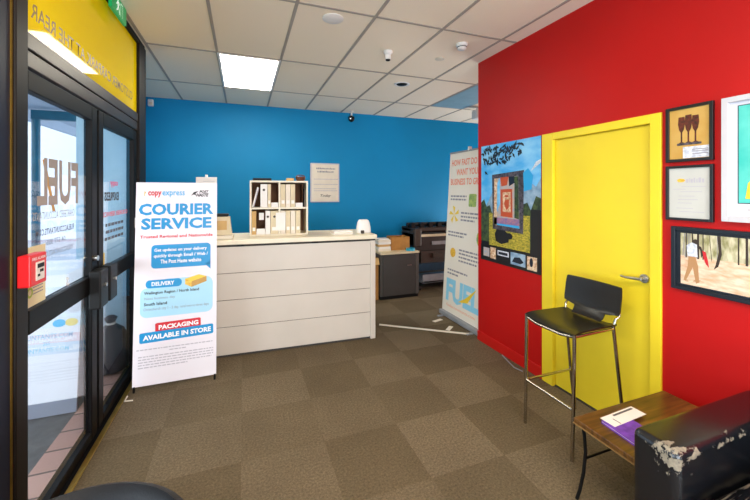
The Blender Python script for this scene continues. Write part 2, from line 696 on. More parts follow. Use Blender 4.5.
def copy_tree(o, parent=None):
    c = o.copy()
    COL.objects.link(c)
    if parent is not None:
        c.parent = parent
    for ch in [k for k in bpy.data.objects if k.parent == o]:
        copy_tree(ch, c)
    return c


RED = R(-90)      # local frame of things on the red wall: local -Y looks into the room

# ------------------------------------------------------------------ room shell
H = 3.0
struct(MB().box(-.9, 5.6, -2.7, 6.15, -.08, 0).box(-1.4, -.9, 4.05, 6.15, -.08, 0).build('floor', 'carpet_tiles'))
struct(MB().box(-.98, 5.6, -2.7, 6.2, H, H + .06).box(-1.46, -.98, 4.0, 6.2, H, H + .06).build('ceiling', 'ceiling_tile'))
g = MB()
GX = [-1.475 + .6166 * k + 0 for k in range(12)]
GX = [.375 + .6166 * k for k in range(-3, 9)]
GY = [-2.23 + 1.22 * k for k in range(7)]
for x in GX:
    y0 = 4.1 if x < -.9 else -2.6
    if x > 2.36:
        y0 = 3.24
    g.box(x - .012, x + .012, y0, 6.05, H - .006, H + .002)
for y in GY:
    for k in range(-1, len(GX)):
        x0 = GX[k] + .012 if k >= 0 else -1.38
        x1 = GX[k + 1] - .012 if k + 1 < len(GX) else 5.5
        if y < 4.05 and x0 < -.9:
            x0 = -.89
        if y < 3.2 and x1 > 2.39:
            x1 = 2.39
        if x1 - x0 > .02:
            g.box(x0, x1, y - .012, y + .012, H - .006, H + .002)
struct(g.build('trim_1', 'ceiling_bar'))

struct(MB().box(-1.46, 5.6, 6.06, 6.15, 0, H).build('wall_back', 'blue_paint'))
struct(MB().box(2.4, 2.5, -2.6, 1.42, 0, H).box(2.4, 2.5, 2.34, 3.23, 0, H).box(2.4, 2.5, 1.42, 2.34, 2.087, H)
       .box(2.5, 5.6, 3.13, 3.23, 0, H).build('wall_right', 'red_paint'))
struct(MB().box(5.5, 5.6, 3.23, 6.06, 0, H).build('wall_far_right', 'blue_paint'))
struct(MB().box(-1.46, -1.38, 4.16, 6.06, 0, H).build('wall_left_rear', 'blue_paint'))
struct(MB().box(-1.46, -.97, 4.08, 4.16, -.1, H).build('wall_left_return', 'pale_exterior'))
# shop front wall behind the camera with its big window
fw = MB().box(-.98, 2.4, -2.7, -2.6, 0, .45).box(-.98, 2.4, -2.7, -2.6, 2.75, H).box(-.98, -.7, -2.7, -2.6, .45, 2.75).box(2.1, 2.4, -2.7, -2.6, .45, 2.75)
struct(fw.build('wall_front', 'white_paint'))
wf = struct(MB().box(-.7, 2.1, -2.68, -2.62, .45, .5).box(-.7, 2.1, -2.68, -2.62, 2.7, 2.75).box(-.7, -.65, -2.68, -2.62, .5, 2.7).box(2.05, 2.1, -2.68, -2.62, .5, 2.7).box(.675, .725, -2.68, -2.62, .5, 2.7).build('window_1', 'dark_frame'))
MB().box(-.65, .675, -2.655, -2.645, .5, 2.7).box(.725, 2.05, -2.655, -2.645, .5, 2.7).build('window_pane', 'window_glass', wf)
# left wall: navy panel beside the doors, then an unseen window added to let in light
struct(MB().box(-.98, -.9, 1.45, 1.895, -.1, H).box(-.98, -.9, -2.6, 1.45, -.1, .4).box(-.98, -.9, -2.6, 1.45, 2.8, H).box(-.98, -.9, -2.6, -2.3, .4, 2.8).build('wall_left', 'navy_panel'))
w2 = struct(MB().box(-.96, -.92, -2.3, 1.45, .4, .46).box(-.96, -.92, -2.3, 1.45, 2.74, 2.8).box(-.96, -.92, -2.3, -2.24, .46, 2.74).box(-.96, -.92, 1.39, 1.45, .46, 2.74).box(-.96, -.92, -.45, -.39, .46, 2.74).build('window_2', 'dark_frame'))
MB().box(-.945, -.935, -2.24, -.45, .46, 2.74).box(-.945, -.935, -.39, 1.39, .46, 2.74).build('window_pane', 'window_glass', w2)
# baseboards
struct(MB().box(2.388, 2.4, 2.345, 3.23, 0, .1, .003).box(2.388, 2.4, -2.6, 1.415, 0, .1, .003).build('baseboard_right', 'red_skirting'))
struct(MB().box(-1.38, 5.5, 6.045, 6.06, 0, .1, .003).build('baseboard_back', 'gap_dark'))

# ------------------------------------------------------------------ glazed entrance
ent = MB().box(-.99, -.885, 1.905, 1.998, -.1, H - .002, .006).build('trim_2', 'bronze_frame')      # near post
struct(ent)
struct(MB().box(-.97, -.895, 1.896, 1.904, -.1, H - .002).build('trim_3', 'brass'))
struct(MB().box(-.99, -.885, 3.79, 3.97, -.1, H - .002, .006).box(-.97, -.9, 3.972, 4.078, -.1, H - .002).build('trim_4', 'bronze_frame'))
struct(MB().box(-.985, -.9, 2.0, 3.788, 2.16, 2.235, .005).box(-.985, -.896, 2.0, 3.788, 2.24, 2.315, .005).build('trim_5', 'brown_header'))
struct(MB().box(-.985, -.885, 2.0, 3.788, 2.955, H - .002, .004).build('trim_6', 'dark_frame'))
struct(MB().box(-1.0, -.885, 2.0, 3.788, -.1, .006).build('trim_7', 'dark_frame'))
struct(MB().box(-.884, -.852, 1.9, 4.0, .0005, .009, .003).build('trim_8', 'brass'))
tw = struct(MB().box(-.918, -.910, 2.0, 3.788, 2.315, 2.955).build('window_3', 'yellow_film'))
# lettering applied inside the pane, read from the street
LET = Matrix.Rotation(R(-90), 4, 'Z')


def on_glass(mb, name, m, parent, x):
    """local (u, z) lettering; u runs towards -y so it reads from the street; sits on the inner side of the pane at x"""
    return mb.build(name, m, parent, mtx=Matrix.Translation((x, 0, 0)) @ LET)


mat('transom_text', '#8a7010', .4)
t = MB()
t.text('CUSTOMER CARPARK AT THE REAR', -3.66, -2.07, 2.40, 2.475, 0, .012)
on_glass(t, 'transom_lettering', 'transom_text', tw, -.9093)


def glass_door(name, y0, y1, near=.085):
    d = MB()
    st = .085
    d.box(-.95, -.905, y0, y0 + near, .012, 2.15, .004)
    d.box(-.95, -.905, y1 - st, y1, .012, 2.15, .004)
    d.box(-.95, -.905, y0 + near, y1 - st, 2.06, 2.15, .004)
    d.box(-.95, -.905, y0 + near, y1 - st, .012, .065, .004)
    d.box(-.95, -.9, y0 + near, y1 - st, .955, 1.065, .004)
    o = struct(d.build(name, 'dark_frame'))
    MB().box(-.931, -.923, y0 + near, y1 - st, 1.065, 2.06).build('upper_pane', 'window_glass', o)
    MB().box(-.931, -.923, y0 + near, y1 - st, .065, .955).build('lower_pane', 'window_glass', o)
    return o


d1 = glass_door('door_1', 2.0, 2.845, .037)
d2 = glass_door('door_2', 2.875, 3.78)
for d, ya, yb in ((d1, 2.70, 2.84), (d2, 2.88, 3.02)):
    MB().box(-.9045, -.84, ya, yb, .86, 1.1, .008).build('lock_case', 'black_plastic', d)
    MB().cyl((-.839, (ya + yb) / 2, 1.0), (-.828, (ya + yb) / 2, 1.0), .012).build('key_cylinder', 'steel', d)
MB().cyl((-.905, 2.80, 1.17), (-.885, 2.80, 1.17), .018).build('key_cylinder', 'steel', d1)
XG = -.9215
t = MB()
# the big four letters (u = -y)
t.text('FUEL', -2.60, -2.15, 1.53, 1.77, 0, .03)
on_glass(t, 'logo_lettering', 'glass_grey', d1, XG)
t = MB().poly([(-2.33, 1.50), (-2.30, 1.50), (-2.20, 1.76), (-2.23, 1.76)], -.0008)
on_glass(t, 'logo_slash', 'glass_gold', d1, XG)
t = MB()
t.text('CHARTERED ACCOUNTANTS', -2.555, -2.115, 1.462, 1.502, 0, .0)
on_glass(t, 'small_lettering', 'glass_grey', d1, XG)
t = MB()
t.text('FUELACCOUNTANTS.COM', -2.545, -2.14, 1.385, 1.418, 0, .02)
t.text('04 577 355', -2.44, -2.24, 1.333, 1.36, 0, .0)
t.text('FUELACCOUNTANTS.COM', -2.53, -2.19, 1.275, 1.302, 0, .0)
on_glass(t, 'contact_lettering', 'glass_text', d1, XG)
t = MB()
t.text('S', -2.49, -2.44, 1.075, 1.125, 0, .02, shear=.2)
on_glass(t, 'white_letter', 'ink_white', d1, XG)
# notice behind the alarm box
t = MB().box(-2.225, -2.05, 0, .0015, 1.068, 1.345)
nt = on_glass(t, 'notice', 'sticker_yellow', d1, XG)
t = MB()
for z in (1.18, 1.165, 1.15, 1.135, 1.12):
    t.rect(-2.2, -2.11, z, z + .005)
for v in t.bm.faces:
    v.normal_flip()
on_glass(t, 'notice_lines', 'ink_grey', nt, XG + .0022)
t = MB()
for k in range(20):
    a0, a1 = 2 * PI * k / 20, 2 * PI * (k + 1) / 20
    t.poly([(-2.085 + .025 * math.cos(a0), 1.135 + .025 * math.sin(a0)), (-2.085 + .025 * math.cos(a1), 1.135 + .025 * math.sin(a1)), (-2.085 + .014 * math.cos(a1), 1.135 + .014 * math.sin(a1)), (-2.085 + .014 * math.cos(a0), 1.135 + .014 * math.sin(a0))])
bmesh.ops.remove_doubles(t.bm, verts=t.bm.verts, dist=.0002)
on_glass(t, 'green_ring', 'green_ring', nt, XG + .0024)
# second door lettering
t = MB().text('copy', -3.32, -3.15, 1.635, 1.68, 0, .03)
on_glass(t, 'pink_lettering', 'ink_pink', d2, XG)
t = MB().text('EXPRESS', -3.34, -3.03, 1.535, 1.60, 0, .04)
on_glass(t, 'black_lettering', 'glass_dark', d2, XG)
t = MB().text('COURIER SERVICE', -3.56, -3.0, 1.42, 1.455, 0, .02)
on_glass(t, 'red_lettering', 'glass_red', d2, XG)
t = MB()
for z in (1.36, 1.31, 1.26):
    random.seed(int(z * 100))
    u = -3.45
    while u < -3.06:
        l = random.uniform(.03, .08)
        t.rect(u, u + l, z - .011, z + .011)
        u += l + .015
on_glass(t, 'grey_lettering', 'glass_text', d2, XG)
t = MB().box(-3.03, -2.965, 0, .0015, 1.075, 1.17)
on_glass(t, 'yellow_sticker', 'ink_yellow', d2, XG)
MB().box(-.9045, -.902, 3.71, 3.745, 1.28, 1.37).build('white_sticker', 'paper', d2)

# fire alarm call point on the near post
fa = thing('fire_alarm_box', 'red box with white dial plate on dark door post at left', 'fire alarm', (-.885, 1.908, 1.195))
MB().box(.0005, .045, 0, .135, 0, .135, .005).build('case', 'red_plastic', fa)
MB().box(.0452, .048, .04, .11, .02, .1, .002).build('dial_plate', 'alarm_white', fa)
MB().box(.0482, .0505, .05, .1, .074, .092).box(.0482, .0505, .052, .066, .037, .047).box(.0482, .0505, .07, .078, .054, .066).box(.0482, .0505, .084, .094, .054, .066).build('markings', 'black_plastic', fa)
t = MB().text('FIRE ALARM', .015, .12, .11, .122, 0, .02)
t.build('lettering', 'ink_white', fa, mtx=Matrix.Translation((.0456, 0, 0)) @ Matrix.Rotation(R(90), 4, 'Z'))

# exit sign hung along the glazing
ex = thing('exit_sign', 'green exit sign with white running figure hung over yellow glass', 'exit sign', (-.84, 2.905, 2.872), R(90))
MB().box(0, .32, .0, .022, 0, .127, .002).build('sign_panel', 'exit_green', ex)
t = MB()
t.ell(.12, .104, .011, .011, -.0008).poly([(.105, .09), (.128, .092), (.14, .06), (.118, .052)], -.0008)
t.poly([(.118, .058), (.13, .055), (.122, .035), (.095, .018), (.088, .026), (.11, .042)], -.0008)
t.poly([(.128, .058), (.14, .06), (.158, .04), (.165, .015), (.152, .015), (.146, .034)], -.0008)
t.poly([(.128, .09), (.16, .08), (.166, .088), (.13, .1)], -.0008).poly([(.105, .09), (.085, .066), (.092, .06), (.115, .08)], -.0008)
t.rect(.18, .185, .015, .11, -.0008).rect(.225, .23, .015, .11, -.0008).rect(.18, .23, .105, .11, -.0008)
t.build('running_figure', 'exit_white', ex)
MB().cyl((.06, .011, .127), (.06, .011, .1275), .006).build('hanger', 'steel', ex)

# ------------------------------------------------------------------ yellow door
yd = MB()
# jamb and architrave
yd.box(2.386, 2.5, 2.23, 2.34, 0, 2.087, .004).box(2.386, 2.5, 1.42, 1.485, 0, 2.087, .004).box(2.386, 2.5, 1.485, 2.23, 2.03, 2.087, .004)
fr = struct(yd.build('door_3', 'yellow_paint'))
lf = MB().box(2.418, 2.455, 1.488, 2.227, .012, 2.027, .002).build('door_leaf', 'yellow_door', fr)
h = MB().cyl((2.405, 1.53, 1.045), (2.4175, 1.53, 1.045), .028)
h.cyl((2.37, 1.53, 1.045), (2.405, 1.53, 1.045), .011)
h.tube([(2.37, 1.525, 1.045), (2.366, 1.56, 1.043), (2.367, 1.62, 1.038), (2.372, 1.655, 1.04)], [.011, .01, .008, .007])
h.build('door_handle', 'steel', lf, smooth=True)
struct(MB().box(2.41, 2.47, 1.42, 2.34, .0005, .008).build('trim_9', 'gap_dark'))

# ------------------------------------------------------------------ outside the entrance
struct(MB().box(-30, -.99, -12, 40, -.2, -.1).build('ground_street', 'road'))
struct(MB().box(-3.4, -1.16, -6, 4.08, -.1, -.035).box(-3.4, -1.46, 4.08, 30, -.1, -.035).build('ground_footpath', 'asphalt'))
struct(MB().box(-1.16, -1.0, 1.2, 4.07, -.1, -.03).build('ground_brick_strip', 'brick_paving'))
vr = MB().box(-3.3, -1.02, -3, 3.9, 2.95, 3.05).box(-3.3, -1.5, 3.9, 11, 2.95, 3.05)
vr.box(-3.36, -3.3, -3, 11, 2.78, 3.1)
tag(vr.build('street_awning', 'soffit'), 'pale street awning over the footpath outside the glass doors', 'awning')
pt = thing('awning_post', 'dark teal awning post outside left glass door', 'post', (-3.12, 7.25, -.034))
MB().cyl((0, 0, 0), (0, 0, 2.8), .055).build('shaft', 'teal_post', pt, smooth=True)
MB().box(-.05, 1.2, -.04, .04, 2.8, 2.95).build('beam', 'teal_post', pt)
MB().box(-.1, .1, -.1, .1, .0, .03, .005).build('base_plate', 'teal_post', pt)
bd = thing('street_building', 'white building across the street seen through left glass door', 'building', (-7, 16, -.1))
MB().box(-6, 5, 0, 6, 0, 9).build('wall', 'building_white', bd)
for k, x in enumerate((-4.5, -2.0, .5, 3.0)):
    f = MB().box(x - .7, x + .7, -.06, -.001, 4.2, 6).build('window', 'building_white', bd)
    MB().box(x - .6, x + .6, -.07, -.061, 4.3, 5.9).build('pane', 'window_blue', f)

ab = thing('pavement_sign', 'white sandwich board with blue lettering outside left glass door', 'sign board', (-1.49, 3.25, -.034), R(0))
TL = Matrix.Rotation(R(-6), 4, 'X')
MB().box(-.33, .33, .0, .02, .06, 1.12, .004, mtx=TL).build('front_panel', 'building_white', ab)
MB().box(-.33, .33, .0, .02, 0, 1.06, .004, mtx=Matrix.Translation((0, .24, 0)) @ Matrix.Rotation(R(6), 4, 'X')).build('rear_panel', 'building_white', ab)
MB().box(-.33, .33, -.003, .022, .0, .1, .004, mtx=TL).build('lower_strip', 'aboard_grey', ab)  # grey strip along the bottom of the board
for body, u0, u1, z0, z1 in (('ACCOUNTANTS.COM', -.1, .285, .55, .585), ('355', .11, .15, .505, .53), ('ACCOUNTANTS.COM', -.1, .265, .455, .485)):
    MB().text(body, u0, u1, z0, z1, -.002, .005).build('lettering', 'ink_cyan', ab, mtx=TL)
MB().ell(.2, .655, .04, .028, -.002).build('blue_mark', 'ink_sky', ab, mtx=TL)
MB().ell(.275, .655, .04, .028, -.002).build('yellow_mark', 'ink_yellow', ab, mtx=TL)
bg = thing('refuse_sack', 'dark grey tied sack standing outside right glass door', 'bag', (-1.13, 3.88, -.03))
b = MB().lathe([(.03, 0), (.13, .02), (.165, .12), (.16, .25), (.11, .36), (.04, .42), (.03, .44), (.05, .48), (.03, .5)])
for v in b.bm.verts:
    a = math.atan2(v.co.y, v.co.x)
    k = 1 + .06 * math.sin(a * 5 + v.co.z * 9) + .04 * math.sin(a * 9)
    v.co.x *= k
    v.co.y *= k
b.build('sack', 'bag_grey', bg, smooth=True)
MB().cyl((0, 0, .425), (0, 0, .44), .04).build('tie', 'paper', bg)

# ------------------------------------------------------------------ ceiling things
lp = thing('ceiling_light_panel', 'lit white rectangular panel light set in ceiling grid', 'ceiling light', (.0665, 4.48, H - .012))
fm = MB().box(-.31, -.285, -.605, .605, 0, .0115).box(.285, .31, -.605, .605, 0, .0115).box(-.285, .285, -.605, -.585, 0, .0115).box(-.285, .285, .585, .605, 0, .0115)
fm.build('frame', 'white_plastic', lp)
MB().box(-.285, .285, -.585, .585, .004, .0115).build('diffuser', 'lamp_diffuser', lp)

tag(MB().box(2.858, 3.455, 3.885, 5.075, H - .009, H - .0005, .002).build('ceiling_panel', 'blue_grey'), 'blue grey ceiling panel among pale tiles beside red wall top', 'ceiling panel')
dsk = MB().lathe([(.085, 0), (.085, -.006), (.07, -.012), (.02, -.016)]).build('ceiling_speaker', 'white_plastic', smooth=True, loc=(.68, 2.8, H - .0005))
tag(dsk, 'flat round white disc on ceiling tile nearest the camera', 'speaker')
sp = thing('spot_sensor', 'white stubby ceiling fitting with dark eye, middle of ceiling', 'sensor', (1.35, 3.26, H - .0005))
MB().lathe([(.045, 0), (.045, -.02), (.03, -.035), (.03, -.075), (.02, -.085)]).build('body', 'white_plastic', sp, smooth=True)
MB().lathe([(.024, -.0855), (.022, -.094), (.01, -.098)]).build('lens', 'black_plastic', sp, smooth=True)
sd = thing('smoke_detector', 'white domed smoke detector on ceiling nearest the red wall', 'smoke detector', (1.94, 2.86, H - .0005))
MB().lathe([(.055, 0), (.055, -.02), (.045, -.028), (.045, -.045), (.03, -.056)]).build('body', 'white_plastic', sd, smooth=True)
MB().lathe([(.047, -.03), (.047, -.038)]).build('vent_ring', 'cabinet_grey', sd)
tag(MB().lathe([(.05, 0), (.05, -.005), (.03, -.01)]).build('ceiling_disc', 'off_white', smooth=True, loc=(1.94, 3.26, H - .0005)), 'small plain cream disc on ceiling beside smoke detector', 'cap')
dl = thing('downlight', 'round dark recessed downlight with white rim in ceiling', 'downlight', (1.93, 4.19, H - .0005))
MB().lathe([(.1, 0), (.098, -.008), (.075, -.008), (.075, -.001)]).build('rim', 'white_plastic', dl, smooth=True)
MB().lathe([(.072, -.002), (.06, -.012), (.03, -.02)]).build('lens', 'black_plastic', dl, smooth=True)
dc = thing('security_camera', 'small black camera hanging from ceiling before blue wall', 'camera', (1.76, 5.9, H - .0005))
MB().lathe([(.035, 0), (.035, -.012), (.014, -.016), (.014, -.08)]).build('stem', 'white_plastic', dc, smooth=True)
MB().lathe([(.02, -.08), (.05, -.1), (.055, -.13), (.04, -.17), (.015, -.185)]).build('body', 'black_plastic', dc, smooth=True)
MB().cyl((-.03, -.045, -.14), (-.034, -.055, -.142), .014).build('lens', 'chrome', dc)
ws = thing('motion_sensor', 'small white motion sensor high on blue wall at left', 'sensor', (-1.27, 6.0595, 2.86))
MB().box(-.035, .035, -.045, 0, 0, .1, .01).build('body', 'white_plastic', ws)
MB().box(-.022, .022, -.05, -.0455, .02, .06, .002).build('window', 'off_white', ws)
wl_ = thing('hanging_device', 'white device just showing past red wall below ceiling', 'device', (3.62, 4.9, H - .0005))
MB().cyl((0, 0, -.05), (0, 0, 0), .012).build('stem', 'white_plastic', wl_)
MB().box(-.06, .09, -.08, .08, -.2, -.05, .02).build('body', 'white_plastic', wl_)
MB().box(-.04, .06, -.083, -.0802, -.17, -.09, .001).build('face', 'paper_warm', wl_)

# ------------------------------------------------------------------ reception counter
CA = R(-2.6)
ct = thing('reception_counter', 'white reception counter with grooved front and cream worktop', 'counter', (1.36, 3.652, 0), CA)
W = 2.05
pn = MB()
zz = [.02, .29, .55, .81, 1.068]
for k in range(4):
    pn.box(-W, -.055, 0, .018, zz[k] + .0025, zz[k + 1] - .0025, .0015)
pn.build('front_panel', 'counter_white', ct)
MB().box(-W, -.055, .006, .03, .02, 1.068).build('backing_board', 'gap_dark', ct)
MB().box(-.055, 0, -.012, .56, 0, 1.07, .003).build('end_panel', 'counter_white', ct)
MB().box(-W - .03, -W, -.012, .56, 0, 1.07, .003).build('end_panel', 'counter_white', ct)
MB().box(-W, -.055, .01, .05, 0, .02).build('plinth', 'gap_dark', ct)
MB().box(-W - .04, .012, -.035, .6, 1.09, 1.135, .006).build('worktop', 'cream_top', ct)
MB().box(-W - .03, -.0, -.0, .56, 1.07, 1.09).build('top_rail', 'gap_dark', ct)  # dark strip standing in for the shadow gap under the worktop
for x in (-1.38, -.66):
    MB().box(x - .03, x + .03, -.02, -.001, 1.072, 1.0895, .002).build('bracket', 'black_plastic', ct)
MB().box(-W, -.055, .03, .54, .6, .62).build('inner_shelf', 'counter_white', ct)

ctm = Matrix.Translation((1.36, 3.652, 0)) @ Matrix.Rotation(CA, 4, 'Z')
TOP = 1.1355
# pigeonhole organiser standing on the worktop; local x from its left end, y from its front
oo = ctm @ Vector((-1.305, .2, TOP))
og = thing('desk_organiser', 'cream two by two pigeonhole unit on the white counter', 'shelf unit', oo, CA)
ow, oh, od, th = .60, .585, .30, .018
c = MB()
c.box(0, th, 0, od, 0, oh, .001).box(ow - th, ow, 0, od, 0, oh, .001)
c.box(th, ow - th, 0, od, 0, th).box(th, ow - th, 0, od, oh - th, oh).box(th, ow - th, 0, od, oh / 2 - th / 2, oh / 2 + th / 2)
c.build('frame', 'cream_top', og)
MB().box(ow / 2 - th / 2, ow / 2 + th / 2, 0, od, th, oh / 2 - th / 2).build('lower_divider', 'cream_top', og)
MB().box(ow / 2 - th / 2, ow / 2 + th / 2, 0, od, oh / 2 + th / 2, oh - th).build('upper_divider', 'cream_top', og)
MB().box(th, ow - th, od - .006, od - .0005, th, oh - th).build('back_panel', 'file_brown', og)
ogm = Matrix.Translation(oo) @ Matrix.Rotation(CA, 4, 'Z')
MATS_FILE = {'w': 'paper', 'c': 'cream', 't': 'tan_card', 'p': 'paper_warm'}


def closed_file(x, wd, row, m, label, hole=True, h=.245, dy=.008):
    z = th + .001 if row == 0 else oh / 2 + th / 2 + .001
    t = thing('magazine_file', label, 'magazine file', ogm @ Vector((x, dy, z)), CA, 'magazine files in the pigeonhole unit')
    MB().box(.001, wd - .001, 0, .24, 0, h, .002).build('box', m, t)
    if hole:
        MB().cyl((wd / 2, -.0012, h * .75), (wd / 2, .0, h * .75), min(.013, wd * .25), n=14).build('finger_hole', 'plotter_brown', t)
    MB().box(wd * .2, wd * .8, -.001, 0, h * .15, h * .3).build('spine_label', 'paper', t)
    return t


def open_file(x, wd, row, label, card=False, h=.245, dy=.008, lip=.05):
    z = th + .001 if row == 0 else oh / 2 + th / 2 + .001
    t = thing('magazine_file', label, 'magazine file', ogm @ Vector((x, dy, z)), CA, 'magazine files in the pigeonhole unit')
    MB().box(.001, .004, 0.004, .24, 0, h).box(wd - .004, wd - .001, 0.004, .24, 0, h).box(.004, wd - .004, .235, .24, 0, h).box(.004, wd - .004, .004, .235, 0, .004).build('box', 'file_brown', t)
    MB().box(.001, wd - .001, 0, .004, 0, lip).build('front_lip', 'paper', t)
    if card:
        MB().box(wd * .3, wd * .85, .02, .024, .15, .225).build('name_card', 'paper', t)
    return t


# upper left
closed_file(.105, .072, 1, 'paper', 'white magazine file in upper left pigeonhole')
closed_file(.178, .034, 1, 'cream', 'narrow cream file between white file and open file, upper left pigeonhole', False)
open_file(.214, .074, 1, 'open brown magazine file at right end of upper left pigeonhole')
# upper right
closed_file(.311, .05, 1, 'cream', 'cream magazine file at left end of upper right pigeonhole', False)
closed_file(.363, .05, 1, 'paper_warm', 'pale magazine file second from left, upper right pigeonhole', False)
closed_file(.414, .05, 1, 'cream', 'cream magazine file beside the open one, upper right pigeonhole', False)
open_file(.466, .078, 1, 'open brown magazine file with white lip, upper right pigeonhole', lip=.045)
# lower left
closed_file(.02, .044, 0, 'tan_card', 'tan magazine file at left end of lower left pigeonhole', False)
open_file(.066, .088, 0, 'open brown file with white name card, lower left pigeonhole', True, lip=.06)
closed_file(.156, .05, 0, 'paper', 'white magazine file with dark finger hole, lower left pigeonhole')
closed_file(.208, .08, 0, 'cream', 'broad cream file with dark finger hole, lower left pigeonhole')
# lower right
closed_file(.312, .05, 0, 'paper_warm', 'pale file behind the hanging sheet, lower right pigeonhole', False)
closed_file(.364, .05, 0, 'cream', 'cream file second from left, lower right pigeonhole', False)
closed_file(.416, .05, 0, 'paper_warm', 'pale file second from right, lower right pigeonhole', False)
closed_file(.468, .052, 0, 'cream', 'cream file farthest right in lower right pigeonhole', False)
closed_file(.521, .055, 0, 'tan_card', 'tan file against the right side of lower right pigeonhole', False) if False else None
tag(MB().box(0, .1, 0, .0015, 0, .19, mtx=None).build('paper_sheet', 'paper', loc=ogm @ Vector((.262, -.004, .055))), 'white sheet stuck over the middle of lower pigeonholes', 'paper')
bk = thing('leaning_booklet', 'white booklet leaning at left in upper left pigeonhole', 'booklet', ogm @ Vector((.022, .02, oh / 2 + th / 2 + .007)), CA)
MB().box(0, .012, 0, .2, 0, .215, mtx=Matrix.Rotation(R(14), 4, 'Y')).build('cover', 'paper', bk)
MB().box(.0125, .02, .004, .2, 0.003, .21, mtx=Matrix.Rotation(R(14), 4, 'Y')).build('pages', 'ink_lightgrey', bk)
tk = thing('thin_folder', 'thin black folder at right side of upper right pigeonhole', 'folder', ogm @ Vector((.56, .01, oh / 2 + th / 2 + .001)), CA)
MB().box(0, .006, 0, .22, 0, .2).build('cover', 'black_matte', tk)
MB().box(.0062, .009, .003, .22, 0, .195).build('pages', 'paper_warm', tk)

# things on top of the organiser
t = thing('flat_black_box', 'flat black case lying on top left of pigeonhole unit', 'case', ogm @ Vector((.03, .03, oh + .0005)), CA)
MB().box(0, .19, 0, .2, 0, .016, .003).build('base', 'black_plastic', t)
MB().box(0, .188, .001, .199, .0163, .026, .003).build('lid', 'black_matte', t)
t = thing('wicker_basket', 'small dark brown basket on top right of pigeonhole unit', 'basket', ogm @ Vector((.53, .1, oh + .0005)), CA)
MB().lathe([(.035, 0), (.05, .015), (.055, .045), (.05, .05), (.045, .045), (.035, .01)]).build('bowl', 'goblet', t, smooth=True)
MB().tube([(-.05, 0, .045), (-.035, 0, .062), (0, 0, .068), (.035, 0, .062), (.05, 0, .045)], .005).build('handle', 'goblet', t, smooth=True)
tag(MB().box(0, .075, 0, .09, 0, .03, .006).build('beige_pad', 'tan_card', loc=ogm @ Vector((.38, .05, oh + .0005))), 'small beige pad beside basket on top of pigeonhole unit', 'pad')

# things along the counter
dv = ctm @ Vector((-.08, .19, TOP))
t = thing('white_dispenser', 'white rounded tapering device at right end of counter', 'device', dv, CA)
b = MB()
prof = [(.078, 0, .06), (.08, .02, .062), (.076, .07, .058), (.066, .12, .05), (.056, .142, .042), (.045, .15, .034)]
bb = bmesh.new()
rings = []
for rx, z, ry in prof:
    ring = []
    for k in range(24):
        a = 2 * PI * k / 24
        cx, sx = math.cos(a), math.sin(a)
        ring.append(bb.verts.new((rx * math.copysign(abs(cx) ** .55, cx), ry * math.copysign(abs(sx) ** .55, sx), z)))
    rings.append(ring)
for i in range(len(rings) - 1):
    for k in range(24):
        bb.faces.new((rings[i][k], rings[i][(k + 1) % 24], rings[i + 1][(k + 1) % 24], rings[i + 1][k]))
bb.faces.new(rings[0][::-1]); bb.faces.new(rings[-1])
b.merge(bb)
b.build('body', 'white_plastic', t, smooth=True)
MB().box(-.05, -.012, -.085, -.063, 0, .035, .006).build('nozzle', 'plotter_brown', t)
pk = ctm @ Vector((-.335, .17, TOP))
t = thing('paper_stack', 'low white paper stack beside rounded device on counter', 'papers', pk, CA)
for k in range(3):
    MB().box(-.11 + .004 * k, .11 - .003 * k, -.07, .1, .011 * k, .011 * k + .0105).build('sheaf', ('paper', 'paper_warm', 'paper')[k], t)
t = thing('desk_telephone', 'beige telephone unit with black top behind the courier banner', 'telephone', ctm @ Vector((-1.545, .11, TOP)), CA)
MB().box(-.1, .09, -.09, .09, 0, .04, .01).build('base', 'off_white', t)
MB().prism([(-.085, .041), (.075, .041), (.055, .22), (-.075, .22)], -.02, .05).build('body', 'cream', t)
MB().box(-.085, .045, -.035, .055, .2205, .25, .01).build('handset', 'black_plastic', t)
MB().box(-.06, .03, -.026, -.021, .09, .18, .002).build('screen', 'tan_card', t)
t = thing('notice_stand', 'white notice on thin stand behind courier banner top corner', 'notice', ctm @ Vector((-1.735, .36, TOP)), CA)
MB().box(-.1, .1, -.004, .004, .335, .62, .002).build('card', 'paper', t)
MB().cyl((0, .012, .02), (0, .012, .64), .006).build('pole', 'steel', t)
MB().lathe([(.07, 0), (.07, .008), (.02, .02)]).build('base', 'steel', t, smooth=True)
MB().box(-.012, .012, -.01, .02, .62, .645, .003).build('clip', 'paper', t)
t_ = MB().rect(-.03, .08, .575, .58, -.0045)
t_.build('print_lines', 'ink_lightgrey', t)

# ------------------------------------------------------------------ courier pull-up banner
LEAN = math.atan2(.126, 1.64)
bn = thing('courier_banner', 'white courier service banner standing before the counter', 'banner', (-.827, 3.32, 0), R(.5))
BW = .612
BM = Matrix.Translation((0, 0, .04)) @ Matrix.Rotation(-LEAN, 4, 'X')
MB().box(0, BW, -.001, .001, 0, 1.645).build('vinyl_sheet', 'banner_vinyl', bn, mtx=BM)


def bx_(px, py):
    """banner print coordinates: fraction across, fraction down -> local x, z"""
    return px * BW, (1 - py) * 1.645


def band(mb, u0, u1, v0, v1, y=-.0018):
    mb.rect(u0 * BW, u1 * BW, (1 - v1) * 1.645, (1 - v0) * 1.645, y)


def btxt(mb, s, u0, u1, v0, v1, bold=0, y=-.0026, shear=0):
    mb.text(s, u0 * BW, u1 * BW, (1 - v1) * 1.645, (1 - v0) * 1.645, y, bold, shear=shear)


